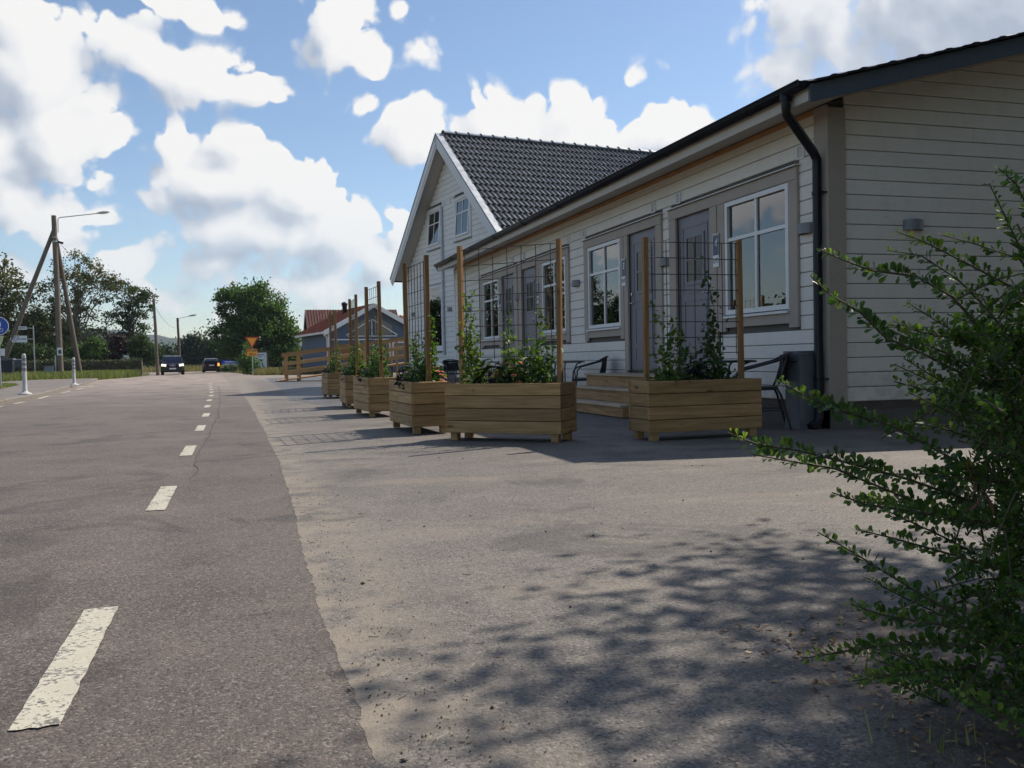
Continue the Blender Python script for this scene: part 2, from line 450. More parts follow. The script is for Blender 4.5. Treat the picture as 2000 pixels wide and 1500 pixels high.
def text_mesh(name, s, size, mat, parent, M, extr=0.002, align='CENTER', shear=0.0, offset=0.0):
    """lettering: local X right, local Y up, facing +Z, placed with matrix M"""
    cu = bpy.data.curves.new(name, 'FONT'); cu.body = s; cu.size = size; cu.align_x = align; cu.align_y = 'CENTER'
    cu.extrude = extr; cu.shear = shear; cu.offset = offset; cu.resolution_u = 3
    to = bpy.data.objects.new(name + '_c', cu); COL.objects.link(to)
    dg = bpy.context.evaluated_depsgraph_get()
    me = bpy.data.meshes.new_from_object(to.evaluated_get(dg)); me.name = name
    bpy.data.objects.remove(to); bpy.data.curves.remove(cu)
    me.materials.clear(); me.materials.append(mat)
    o = obj(name, me, parent); o.matrix_local = M
    return o
def basis(o, x, y, z):
    M = Matrix((Vector(x).normalized(), Vector(y).normalized(), Vector(z).normalized())).transposed().to_4x4()
    M.translation = Vector(o); return M

M_siding = painted_wood('siding_paint', (.78, .745, .68), 0.16, 0.40)
M_housesiding = painted_wood('house_siding_paint', (.80, .785, .755), 0.06, 0.12, dirt=.10)
M_trim = painted_wood('taupe_trim_paint', (.40, .345, .295), 0.08, 0.15, var=.05)
M_trimgrey = painted_wood('soffit_paint', (.56, .52, .47), 0.05, 0.08)
M_white = plain('white_paint', (.74, .74, .73), 0.4, var=.05)
M_whiteboard = painted_wood('white_board_paint', (.76, .76, .76), 0.03, 0.05, dirt=.08)
M_rawpine = wood('raw_pine', (.62, .36, .16), (.42, .22, .09), knots=.6)
M_plant = wood('treated_pine', (.43, .275, .122), (.25, .148, .060), knots=1.0, var=.50, green=(.15, .105, .055))
M_tread = wood('weathered_tread', (.50, .41, .30), (.34, .26, .18), knots=.4, var=.3)
M_post = wood('post_pine', (.36, .205, .080), (.22, .115, .042), knots=.7, var=.3)
M_deck = wood('step_pine', (.42, .265, .125), (.25, .145, .062), knots=.6)
M_ramp = wood('ramp_pine', (.52, .31, .13), (.34, .19, .075), knots=.4)
M_door = plain('door_grey_paint', (.185, .175, .20), 0.45, var=.06, nscale=3)
M_black = plain('black_metal', (.012, .013, .016), 0.38, var=.2, spec=.5)
M_gutter = plain('gutter_black_steel', (.006, .007, .011), 0.42, var=.2, spec=.35)
M_barge = painted_wood('bargeboard_slate_paint', (.085, .105, .13), 0.05, 0.05)
M_lamp = plain('lamp_grey_metal', (.20, .205, .225), 0.5, var=.08)
M_steel = plain('brushed_steel', (.55, .55, .55), 0.3, 1.0, var=.08)
M_galv = plain('galvanised_steel', (.42, .44, .45), 0.45, .8, var=.12, nscale=20)
M_foundation = plain('foundation_render', (.10, .082, .07), 0.9, var=.25, nscale=5, bumpy=.4)
M_dark = plain('dark_interior', (.03, .03, .032), 0.9)
M_room = plain('room_plaster', (.25, .235, .22), 0.9)
M_glass = glass('window_glass')
M_curtain = plain('curtain_cloth', (.62, .60, .56), 0.9, var=.06)
M_wall = plain('wall_backing', (.12, .11, .10), 0.9)
M_rust = plain('rusty_rebar', (.085, .062, .048), 0.75, .3, var=.3, nscale=30)
M_soil = plain('potting_soil', (.03, .022, .016), 0.95, var=.4, nscale=40, bumpy=.6)
M_signblue = plain('sign_navy', (.035, .05, .12), 0.4)
M_signwhite = plain('sign_white', (.75, .75, .76), 0.4, var=.04)
M_yellow = plain('sign_amber', (.85, .36, .015), 0.4, var=.05)
M_red = plain('sign_red', (.42, .02, .015), 0.4, var=.06)
M_blue = plain('sign_blue', (.008, .07, .42), 0.35, var=.06)
M_pole = wood('pole_timber', (.20, .165, .13), (.10, .078, .058), knots=.4, rough=.8)
M_bark = plain('bark', (.085, .068, .05), 0.9, var=.4, nscale=14, bumpy=.7, bscale=30)
M_birch = plain('pale_bark', (.22, .20, .17), 0.85, var=.45, nscale=9, bumpy=.4, bscale=30)
M_conc = plain('kerb_concrete', (.19, .165, .138), 0.85, var=.2, nscale=18, bumpy=.4)
# ------------------------------------------------------------------ the ground
def asphalt(name, c_lo, c_hi, stone=(.34, .33, .31), dark=(.05, .048, .045), dust_glare=None, dust_glare_mask=None, speck=0.5, cell=115.0, soil=None, rough=(.50, .66), strip=None):
    mt, t, out = material(name)
    P = t.add('ShaderNodeNewGeometry').outputs['Position']
    big = t.noise(P, 0.35, 5, 0.6).outputs[0]
    mid = t.noise(P, 2.6, 5, 0.6).outputs[0]
    fine = t.noise(P, 130.0, 4, 0.7).outputs[0]
    c = t.mix(t.maprange(t.math('MULTIPLY_ADD', mid, 0.5, t.math('MULTIPLY', big, 0.5)), .36, .64), c_lo, c_hi)
    vo = t.add('ShaderNodeTexVoronoi', ins={'Vector': P, 'Scale': cell, 'Randomness': 1.0})
    rv = t.add('ShaderNodeSeparateColor', ins={0: vo.outputs['Color']}).outputs
    c = t.mix(t.math('MULTIPLY', t.maprange(rv[0], .62, 1.0), speck), c, stone)
    c = t.mix(t.math('MULTIPLY', t.maprange(rv[1], .60, 1.0), speck * 1.1), c, dark)
    c = t.mix(t.math('MULTIPLY', t.maprange(fine, .52, .8), 0.35), c, tuple(x * 1.25 for x in c_hi))
    pt = t.noise(P, 0.9, 6, 0.7, 1.2).outputs[0]
    c = t.mix(t.math('MULTIPLY', t.maprange(pt, .52, .62), 0.42), c, dark)
    ol = t.add('ShaderNodeTexVoronoi', ins={'Vector': P, 'Scale': 0.85}).outputs['Distance']
    c = t.mix(t.maprange(t.math('MULTIPLY_ADD', mid, .12, ol), .10, .16, .45, 0.0), c, dark)
    # tar-dark pores
    vo2 = t.add('ShaderNodeTexVoronoi', ins={'Vector': P, 'Scale': cell * .45})
    rv2 = t.add('ShaderNodeSeparateColor', ins={0: vo2.outputs['Color']}).outputs
    pore = t.math('MULTIPLY', t.math('GREATER_THAN', rv2[2], 0.86), t.maprange(vo2.outputs['Distance'], .25, .55, 1.0, 0.0))
    c = t.mix(t.math('MULTIPLY', pore, 0.55), c, dark)
    h = t.math('MULTIPLY_ADD', vo.outputs['Distance'], -0.6, t.math('MULTIPLY', fine, 0.6))
    if strip:      # resurfaced strip beside the joint: tighter, darker mix
        sx = t.add('ShaderNodeSeparateXYZ', ins={0: P}).outputs[0]
        wob = t.math('MULTIPLY_ADD', t.noise(P, 1.5, 4, .6).outputs[0], .05, sx)
        c = t.mix(t.maprange(wob, strip, strip + .03, 0.0, 0.10), c, dark)
    if dust_glare:  # sandy dust on the forecourt; on the road, glare painted into the colour
        sp = t.add('ShaderNodeSeparateXYZ', ins={0: P}).outputs
        mk = dust_glare_mask(t, P, sp)
        gr = t.noise(P, 38.0, 3, 0.7).outputs[0]
        mk = t.math('MULTIPLY', mk, t.maprange(gr, .25, .6, 0.45, 1.0))
        sand = t.noise(P, 420.0, 2, 0.6).outputs[0]
        dc = t.mix(t.maprange(sand, .3, .7), tuple(x * .82 for x in dust_glare), tuple(x * 1.12 for x in dust_glare))
        c = t.mix(t.math('MULTIPLY', mk, 0.85), c, dc)
        h = t.math('MULTIPLY', h, t.math('SUBTRACT', 1.0, t.math('MULTIPLY', mk, 0.6)))
    if soil:
        sp = t.add('ShaderNodeSeparateXYZ', ins={0: P}).outputs
        mk2 = soil(t, P, sp)
        sc = t.mix(t.maprange(t.noise(P, 30.0, 4, .7).outputs[0], .3, .7), (.05, .038, .028), (.135, .10, .072))
        c = t.mix(mk2, c, sc)
    nm = bump(t, h, 0.6, 0.006)
    principled(t, out, c, t.maprange(mid, .3, .7, *rough), 0, nm, 0.5)
    return mt
def road_glare_mask(t, P, sp):
    # low-angle glare put into the road colour, growing towards the far end
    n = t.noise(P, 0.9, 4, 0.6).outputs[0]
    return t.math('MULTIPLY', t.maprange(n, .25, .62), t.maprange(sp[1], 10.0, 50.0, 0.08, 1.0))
def lot_mask(t, P, sp):
    st = t.vmath('MULTIPLY', P, (0.55, 1.5, 1.0))
    n = t.noise(st, 1.35, 5, 0.55, 0.5).outputs[0]
    edge = t.maprange(sp[0], 0.22, 0.75, 1.0, 0.0)                     # wind-blown sand kept by the seam
    a = t.maprange(n, .50, .66)
    b = t.math('MULTIPLY', edge, t.maprange(t.noise(P, 4.5, 4, .6).outputs[0], .34, .58))
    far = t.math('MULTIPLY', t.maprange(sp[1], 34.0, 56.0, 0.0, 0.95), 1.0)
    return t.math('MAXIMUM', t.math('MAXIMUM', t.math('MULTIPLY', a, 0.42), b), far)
def soil_mask(t, P, sp):
    # earth and rotted leaves under the shrub, thinning out over the asphalt; grit along the wall foot
    dd = t.vmath('LENGTH', t.vmath('MULTIPLY', t.vmath('SUBTRACT', P, (2.05, 1.35, 0)), (1.0, .85, 0)), out=1)
    n = t.noise(P, 6.0, 5, .65).outputs[0]
    m = t.maprange(t.math('MULTIPLY_ADD', t.math('SUBTRACT', n, .5), .9, dd), .62, 1.05, 1.0, 0.0)
    ww = t.math('MULTIPLY', t.maprange(sp[0], 4.7, 5.7), t.maprange(n, .35, .6))
    return t.math('MULTIPLY', t.math('MAXIMUM', m, t.math('MULTIPLY', ww, .6)), .9)
M_road = asphalt('road_asphalt', (.074, .058, .048), (.130, .105, .089), stone=(.30, .255, .22), dark=(.014, .013, .012), dust_glare=(.42, .335, .275), dust_glare_mask=road_glare_mask, speck=.62, cell=155, rough=(.68, .82), strip=-.34)
M_lot = asphalt('forecourt_asphalt', (.110, .097, .084), (.172, .152, .132), stone=(.33, .295, .255), dark=(.022, .020, .018), dust_glare=(.275, .228, .172), dust_glare_mask=lot_mask, speck=.55, cell=150, soil=soil_mask, rough=(.66, .80))
M_newasph = asphalt('newer_asphalt', (.075, .073, .072), (.11, .107, .104), stone=(.24, .23, .22), dark=(.03, .029, .028), speck=.45, cell=150)
M_pave = asphalt('pavement_asphalt', (.155, .128, .104), (.215, .180, .148), stone=(.30, .26, .22), dark=(.07, .06, .05), speck=.35)
def grassmat():
    mt, t, out = material('turf')
    P = t.add('ShaderNodeNewGeometry').outputs['Position']
    n = t.noise(P, 0.22, 6, 0.65).outputs[0]; n2 = t.noise(P, 7.0, 4, 0.7).outputs[0]
    c = t.mix(t.maprange(n, .35, .65), (.055, .085, .022), (.17, .155, .06))
    c = t.mix(t.math('MULTIPLY', t.maprange(n2, .4, .7), .5), c, (.03, .05, .014))
    principled(t, out, c, .95, 0, bump(t, n2, .8, .08), .2)
    return mt
M_turf = grassmat()
def sheet(name, pts, z, mat, parent=None):
    b = MB(); b.poly([(x, y, z) for x, y in pts])
    o = b.build(name, mat, parent)
    bm = bmesh.new(); bm.from_mesh(o.data); bmesh.ops.triangulate(bm, faces=bm.faces, ngon_method='EAR_CLIP'); 
    for f in bm.faces:
        if f.normal.z < 0: f.normal_flip()
    bm.to_mesh(o.data); bm.free()
    if parent is None: o['kind'] = 'structure'
    return o
sheet('ground', [(-1800, -100), (1800, -100), (1800, 1900), (-1800, 1900)], -0.02, M_turf)
def xc(y): return -0.45 if y < 10 else -0.45 - 5.5e-4 * (y - 10) ** 2
KERB = [(-4.7, -8), (-4.75, 10), (-4.85, 21.4), (-4.97, 25), (-5.28, 29.3), (-5.75, 34), (-6.1, 38), (-6.4, 43), (-6.9, 48), (-7.5, 54), (-8.0, 58.5)]
left = KERB + [(-7.6, 62), (-7.1, 66), (-6.9, 72)] + [(xc(y) - 3.9, y) for y in (80, 90, 100, 108)] + [(-14, 118), (-60, 122), (-60, 131), (60, 131), (60, 122), (8, 119)]
right = [(xc(y) + 3.1, y) for y in (108, 100, 90, 80, 74, 68, 64.5)] + [(1.5, 63), (6.0, 62), (6.0, -8)]
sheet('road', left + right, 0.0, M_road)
# forecourt: its edge against the road is ragged, broken by wear
seam_c = [(-8, .22), (1.7, .23), (2.1, .24), (2.66, .23), (3.67, .24), (5.2, .27), (7.45, .29), (11.9, .26), (18, .2), (24, .1), (29.5, -.02), (40, -.35), (52, -.75), (63, -.9)]
ys = np.concatenate([np.arange(-8, 1, .5), np.arange(1, 7, .012), np.arange(7, 20, .12), np.arange(20, 63, .6)])
bx = np.interp(ys, [p[0] for p in seam_c], [p[1] for p in seam_c])
def fbm1(y, seed, sc, oc=5):
    r = np.random.default_rng(seed); o = np.zeros_like(y); a = 1.0
    for k in range(oc):
        ph = r.uniform(0, 99); tab = r.normal(size=4096)
        u = y * sc + ph; i = np.floor(u).astype(int); f = u - i; f = f * f * (3 - 2 * f)
        o += a * (tab[i % 4096] * (1 - f) + tab[(i + 1) % 4096] * f); sc *= 2.1; a *= .55
    return o
bx = bx + 0.005 * fbm1(ys, 3, 1.1, 3) + 0.0030 * fbm1(ys, 4, 22.0, 4)
lot_pts = [(x, y) for x, y in zip(bx, ys)] + [(6.0, 62.3), (16, 60), (16, -8)]
sheet('forecourt', lot_pts, 0.001, M_lot)
sheet('newer_asphalt_strip', [(1.02, 19.5), (1.12, 22), (1.25, 30.1), (1.33, 40), (1.38, 49.7), (6, 52), (12, 52), (12, 9.5), (4.2, 9.2), (3.3, 10.2), (2.8, 12.5), (1.7, 15.5)], 0.003, M_newasph)
# crack / join line of the road resurfacing
cr = MB()
cy_ = np.concatenate([np.arange(6.5, 16, .12), np.arange(16, 34, .3)])
cxs = np.interp(cy_, [6.5, 8.2, 10.5, 14.8, 21.2, 30.1, 34], [-.33, -.36, -.34, -.32, -.40, -.60, -.7]) + .012 * fbm1(cy_, 9, 1.7)
for i in range(len(cy_) - 1):
    w0 = .002 + .0002 * cy_[i]
    cr.quad((cxs[i] - w0, cy_[i], .003), (cxs[i] + w0, cy_[i], .003), (cxs[i + 1] + w0, cy_[i + 1], .003), (cxs[i + 1] - w0, cy_[i + 1], .003))
ck = cr.build('tar_joint', plain('tar_joint', (.065, .06, .056), .8)); ck['kind'] = 'structure'
# centre dashes (worn), edge dashes on the left
def markmat():
    mt, t, out = material('worn_road_paint')
    P = t.add('ShaderNodeNewGeometry').outputs['Position']
    n = t.noise(P, 75.0, 4, 0.72).outputs[0]; n3 = t.noise(P, 9.0, 4, .6).outputs[0]
    wear = t.maprange(t.math('MULTIPLY_ADD', n3, .45, t.math('MULTIPLY', n, .75)), .60, .70)
    c = t.mix(t.maprange(n3, .3, .7), (.47, .435, .345), (.56, .525, .43))
    c = t.mix(t.math('MULTIPLY', wear, .92), c, (.12, .11, .10))
    principled(t, out, c, .7, 0, bump(t, n, .5, .003), .35)
    return mt
M_mark = markmat()
def ragged(x0, x1, y0, y1, seed):
    r = np.random.default_rng(seed); n = 26
    yy = np.linspace(y0, y1, n); j = .0022
    L = [(x0 + r.normal() * j * .6, y) for y in yy]; Rr = [(x1 + r.normal() * j * .6, y) for y in yy[::-1]]
    T = [(x0 + (x1 - x0) * k / 5, y1 + r.normal() * j * 1.6) for k in range(1, 5)]; Bm = [(x1 - (x1 - x0) * k / 5, y0 + r.normal() * j * 1.6) for k in range(1, 5)]
    return L + T + Rr + Bm
lane = thing('centre_line', 'worn cream dashed centre line painted on the grey road', 'road marking', (0, 0, 0))
for i in range(13):
    y0 = 2.15 + 3.035 * i; y1 = y0 + 1.0
    xm = float(np.interp((y0 + y1) / 2, [2, 8, 12, 15, 19, 25, 40], [-.44, -.45, -.465, -.50, -.60, -.68, -1.15]))
    o = sheet('dash', ragged(xm - .05, xm + .05, y0, y1, 40 + i), 0.004, M_mark, lane)
edge = thing('edge_line', 'short white edge dashes along the kerb on the left', 'road marking', (0, 0, 0))
for i, (ya, yb) in enumerate([(17.3, 18.4), (20.2, 21.0), (22.1, 23.3), (25.2, 27.5), (30.2, 32.4), (34.4, 36.6), (39.2, 41.2)]):
    fx = lambda y: float(np.interp(y, [15, 22, 25.2, 27.8, 30.2, 34.4, 39.2, 42], [-4.62, -4.72, -4.84, -5.05, -5.16, -5.4, -5.7, -5.9]))
    b = [(fx(ya) - .05, ya), (fx(ya) + .05, ya), (fx(yb) + .05, yb), (fx(yb) - .05, yb)]
    sheet('dash', b, 0.004, M_mark, edge)
# pavement with kerb stones
KZ = 0.11
pv = [(x - .14, y) for x, y in KERB] + [(-9.0, 58.6), (-10.2, 58.2), (-11.2, 56.4), (-11.6, 51.4), (-12.2, 44), (-13, 20), (-13, -8)]
pave = sheet('pavement', pv, KZ - .004, M_pave)
b = MB(); 
acc = [0.0]
for (xa, ya), (xb, yb) in zip(KERB, KERB[1:]): acc.append(acc[-1] + math.hypot(xb - xa, yb - ya))
def kerb_at(s):
    return float(np.interp(s, acc, [p[0] for p in KERB])), float(np.interp(s, acc, [p[1] for p in KERB]))
s = 14.0
while s < acc[-1] - 1:
    a, c = kerb_at(s), kerb_at(s + .985)
    d = Vector((c[0] - a[0], c[1] - a[1], 0)); nrm = Vector((d.y, -d.x, 0)).normalized()
    o = plank('kerb_stone', pave, M_conc, (a[0], a[1], -0.05), d, nrm, .985, KZ + .05 + rng.uniform(-.004, .004), .14, .018)
    s += 1.0
gp = sheet('grass_patch', [(-7.4, 32.8), (-8.0, 36.8), (-8.43, 40.6), (-9.4, 43.4), (-10.2, 43), (-10.4, 36), (-9.5, 31)], KZ + .002, M_turf)
# litter: grit, cones and twigs (nobody could count it)
def debris():
    V = []; F = []
    def stone(p, r):
        b = len(V)
        q = unit(rng.normal(size=(6, 3))) * 0 + np.array([[1, 0, 0], [-1, 0, 0], [0, 1, 0], [0, -1, 0], [0, 0, .8], [0, 0, -.5]])
        q = q * (1 + .35 * rng.uniform(-1, 1, (6, 3))) * r; a = rng.uniform(0, 6.28)
        q = q @ np.array([[math.cos(a), math.sin(a), 0], [-math.sin(a), math.cos(a), 0], [0, 0, 1]])
        V.extend((q + p).tolist())
        for f in ((0, 2, 4), (2, 1, 4), (1, 3, 4), (3, 0, 4), (2, 0, 5), (1, 2, 5), (3, 1, 5), (0, 3, 5)): F.append([b + k for k in f])
    for _ in range(520):
        y = 1.3 + rng.exponential(2.3); x = .26 + abs(rng.normal(0, .16)) * (1 + .05 * y)
        stone((x, y, .003), rng.uniform(.0012, .0036))
    for _ in range(420):
        y = rng.uniform(1.3, 9); x = rng.uniform(.2, 3.2); stone((x, y, .003), rng.uniform(.0012, .0036))
    for _ in range(45):
        y = rng.uniform(1.5, 10); x = rng.uniform(.2, 3.2); stone((x, y, .004), rng.uniform(.004, .008))
    me = np_mesh('grit', V, F, plain('grit', (.085, .072, .058), .9, var=.8, nscale=60)); obj('grit', me, kind='stuff')
    V2 = MB()
    for _ in range(80):
        y = 1.4 + rng.exponential(1.6); x = .28 + abs(rng.normal(0, .28)); a = rng.uniform(0, 6.28); L = rng.uniform(.008, .034)
        d = Vector((math.cos(a), math.sin(a), 0)); p = Vector((x, y, .0035)); sd = Vector((-d.y, d.x, 0)) * rng.uniform(-.2, .2) * L
        V2.tube([p - d * L / 2, p + sd, p + d * L / 2], rng.uniform(.0005, .0011), 4, True, False)
    V2.build('twig_litter', plain('twig_litter', (.10, .055, .03), .9, var=.5), kind='stuff')
debris()
# ------------------------------------------------------------------ long low guest house (local: x = depth behind facade, y along facade, z up)
FX, FY = 5.8, 7.9
PITCH, Z0 = 0.1526, 0.277
NROW = 20
bld = thing('guest_house', 'long single-storey white boarded guest house with taupe trim and black gutter', 'building', (FX, FY, 0))
LEN = 24.5 - FY
wallf = MB().box(.03, .20, .05, LEN - .02, 0.0, 3.34).build('wall', M_wall, bld); wallf['label'] = 'front wall clad in off-white boards'
MODS = [  # (y0,y1 of casing, door y0,y1, window y0,y1) in local y
    (.50, 3.51, 2.38, 3.31, .67, 2.02, '4', 1),
    (3.75, 6.74, 3.93, 4.91, 5.20, 6.57, '3', 0),
    (7.50, 10.56, 9.39, 10.34, 7.67, 9.01, '2', 1),
    (10.67, 13.80, 10.90, 11.85, 12.11, 13.51, '1', 0)]
def row_segments(z0, z1):
    cuts = []
    for (c0, c1, d0, d1, w0, w1, nm, near) in MODS:
        if z0 < 2.79 and z1 > 0.45:
            if z1 > 1.10 + .02: cuts.append((c0, c1))
            else:
                cuts.append((d0 - .20, c1) if near else (c0, d1 + .20))
    cuts.sort(); segs = []; y = .215
    for a, b_ in cuts:
        if a > y + .02: segs.append((y, a))
        y = max(y, b_)
    if y < LEN - .10: segs.append((y, LEN - .10))
    return segs
for r in range(NROW):
    z0 = Z0 + r * PITCH; h = PITCH - .007
    if z0 + h > 3.30: h = 3.30 - z0
    if h < .04: continue
    for (a, b_) in row_segments(z0, z0 + h):
        n = max(1, int(math.ceil((b_ - a) / 4.8))); off = (r % 3) * .9 if n > 1 else 0
        cutp = [a] + [a + (b_ - a) * k / n + (off - .9 if n > 1 else 0) for k in range(1, n)] + [b_]
        for p, q in zip(cutp, cutp[1:]):
            plank('board', wallf, M_siding, (.004 + rng.uniform(-.0012, .0012), q - .001, z0), (0, -1, 0), (-1, 0, 0), q - p - .003, h, .024, .006)
# gable end (faces the camera side)
GX = 8.0; EXG = -.50
wallg = MB().prism([(0.03, 0), (GX, 0), (GX, 3.3), (4.6, 4.5), (0.03, 3.34)], 1, .03, .2).build('wall', M_wall, bld); wallg['label'] = 'gable wall clad in white boards'
for r in range(30):
    z0 = Z0 + r * PITCH; h = PITCH - .007
    x0 = .2; x1 = GX - .02
    if z0 + .02 > 3.36:
        x0 = max(.2, (z0 + .02 - 3.24) / .262 + EXG); x1 = min(x1, 9.2 - x0)
    if x1 - x0 < .3: break
    cutx = [x0, x1] if x1 - x0 < 2 else [x0, x0 + (x1 - x0) * rng.uniform(.2, .75), x1]
    for p, q in zip(cutx, cutx[1:]): plank('board', wallg, M_siding, (p, .004 + rng.uniform(-.0015, .0015), z0), (1, 0, 0), (0, -1, 0), q - p - .003, h, .024, .006)
# corner boards
plank('corner_board', bld, M_trim, (-.022, .004, .26), (0, 0, 1), (-1, 0, 0), 3.05, .205, .026, .004)
plank('corner_board', bld, M_trim, (.195, -.022, .26), (0, 0, 1), (0, -1, 0), 3.02, .217, .026, .004)
plank('corner_board', bld, M_whiteboard, (-.02, LEN - .10, .26), (0, 0, 1), (-1, 0, 0), 3.05, .10, .026, .004)
MB().box(.05, GX, .05, LEN - .02, -.3, .262).box(.018, .05, .02, LEN, .20, .262).box(.05, GX, .018, .05, .20, .262).build('foundation', M_foundation, bld)
# far end and back walls so the house is closed
MB().box(.2, GX, LEN - .2, LEN - .02, 0, 3.3).box(GX - .2, GX, .2, LEN - .2, 0, 3.3).build('rear_wall', M_whiteboard, bld)
# frieze of raw pine under the soffit
plank('frieze', bld, M_rawpine, (-.004, LEN - .05, 3.262), (0, -1, 0), (-1, 0, 0), LEN - .25, .062, .03)
# eaves: soffit boards, fascia
EX = -.50
sof = MB()
sof.prism([(EX + .02, 3.215), (-.002, 3.33), (-.002, 3.345), (EX + .02, 3.235)], 1, -.40, LEN - .2)
sof.build('soffit', M_trimgrey, bld)
for k in range(4):
    L = (LEN + .2) / 4
    plank('fascia', bld, M_trimgrey, (EX - .008, -.40 + L * (k + 1) - .001, 3.205), (0, -1, 0), (-1, 0, 0), L - .003, .135, .024)
# roof: two pitches of black pan tiles
def ribbed(x0, x1, zf, y0, y1, pitch=.30, step=.34):
    b = MB(); nx = int(abs(x1 - x0) / step)
    ysx = np.arange(y0, y1 + .001, pitch / 6)
    prof = np.array([.0, .022, .035, .032, .015, .002])
    for i in range(nx):
        xa = x0 + (x1 - x0) * i / nx; xb = x0 + (x1 - x0) * (i + 1) / nx
        for j in range(len(ysx) - 1):
            h0, h1 = prof[j % 6], prof[(j + 1) % 6]
            b.quad((xa, ysx[j], zf(xa) + h0 + .03), (xa, ysx[j + 1], zf(xa) + h1 + .03), (xb, ysx[j + 1], zf(xb) + h1 + .008), (xb, ysx[j], zf(xb) + h0 + .008))
        b.quad((xa, ysx[0], zf(xa) - .01), (xa, ysx[-1], zf(xa) - .01), (xa, ysx[-1], zf(xa) + .03), (xa, ysx[0], zf(xa) + .03))
    return b
M_tile = plain('black_roof_tile', (.018, .019, .022), .33, var=.25, nscale=8)
zf = lambda x: 3.355 + .262 * (x - EX)
RIDX = 4.6
MB().prism([(EX, 3.34), (RIDX, zf(RIDX) - .015), (2 * RIDX - EX, 3.34), (2 * RIDX - EX, 3.25), (RIDX, zf(RIDX) - .12), (EX + .03, 3.25)], 1, -.42, LEN + .05).build('roof_deck', M_dark, bld)
rf = ribbed(EX - .03, RIDX, zf, -.44, LEN + .08).build('roof', M_tile, bld, 'stuff')
ribbed(2 * RIDX - EX + .03, RIDX, lambda x: zf(2 * RIDX - x), -.44, LEN + .08).build('roof', M_tile, bld, 'stuff')
# verge board on the gable, with the tile ends showing above it
for sgn in (1, -1):
    xa, xb = (EX - .02, RIDX) if sgn > 0 else (2 * RIDX - EX + .02, RIDX)
    za, zb = zf(EX - .02) - .005, zf(RIDX) - .005
    b = MB(); b._add([(xa, -.45, za - .17), (xb, -.45, zb - .17), (xb, -.45, zb), (xa, -.45, za), (xa, -.425, za - .17), (xb, -.425, zb - .17), (xb, -.425, zb), (xa, -.425, za)],
                     [(0, 1, 2, 3), (7, 6, 5, 4), (0, 4, 5, 1), (3, 2, 6, 7), (0, 3, 7, 4), (1, 5, 6, 2)])
    b.build('bargeboard', M_barge, bld)
b = MB(); b._add([(EX, -.424, 3.235), (RIDX, -.424, zf(RIDX) - .13), (RIDX, .03, zf(RIDX) - .13), (EX, .03, 3.235), (EX, -.424, 3.22), (RIDX, -.424, zf(RIDX) - .145), (RIDX, .03, zf(RIDX) - .145), (EX, .03, 3.22)],
                 [(0, 1, 2, 3), (7, 6, 5, 4), (0, 4, 5, 1), (3, 2, 6, 7), (0, 3, 7, 4), (1, 5, 6, 2)])
b.build('soffit', M_trim, bld)
for i in range(15):
    x = EX + .02 + i * .345
    if x > RIDX: break
    MB().bar((x, -.47, zf(x) + .020), (x + .34, -.47, zf(x + .34) + .012), .05, .02).build('verge_tile', M_tile, bld)
# gutter
gut = MB()
ns = 9
def gut_ring(y): return [(EX - .075 + .068 * math.cos(a), y, 3.375 + .068 * math.sin(a)) for a in np.linspace(math.pi, 2 * math.pi, ns)]
A, B_ = gut_ring(-.43), gut_ring(LEN - .35)
for k in range(ns - 1): gut._add([A[k], A[k + 1], B_[k + 1], B_[k]], [(0, 1, 2, 3)], True)
gut.tube([(EX - .143, -.43, 3.378), (EX - .143, LEN - .35, 3.378)], .010, 6)
gut.poly([Vector(p) for p in A]); gut.poly([Vector(p) for p in B_])
g_o = gut.build('gutter', M_gutter, bld)
sm_ = g_o.modifiers.new('thick', 'SOLIDIFY'); sm_.thickness = .004
for yb in np.arange(.55, LEN - .5, 1.95):
    bb = MB()
    a = [(EX - .075 + .073 * math.cos(q), 3.375 + .073 * math.sin(q)) for q in np.linspace(math.pi * .95, 2 * math.pi, 9)]
    bb.tube([(x, yb, z) for x, z in a], .008, 5); bb.build('gutter_bracket', M_gutter, bld)
# downpipe: outlet, swan neck, straight run with clips and shoe
PY = .10
neck = [(EX - .075, -.10, 3.33), (EX - .075, -.10, 3.22), (EX - .06, -.08, 3.15), (-.13, PY - .01, 2.83), (-.085, PY, 2.76), (-.085, PY, 2.66), (-.085, PY, .12), (-.11, PY, .06), (-.19, PY, .02)]
neck = [(x, y - .03, z) for x, y, z in neck]
dp = MB(); dp.tube(neck, .047, 12).lathe([(.058, 0), (.062, .10), (.05, .10)], (EX - .075, -.13, 3.27), 12)
dp.build('downpipe', M_gutter, bld)
for z in (2.42, .52): 
    MB().lathe([(.052, -.02), (.055, 0), (.052, .02)], (-.085, PY - .03, z), 12).box(-.085, -.02, PY - .115, PY - .085, z - .008, z + .008).build('pipe_clip', M_gutter, bld)

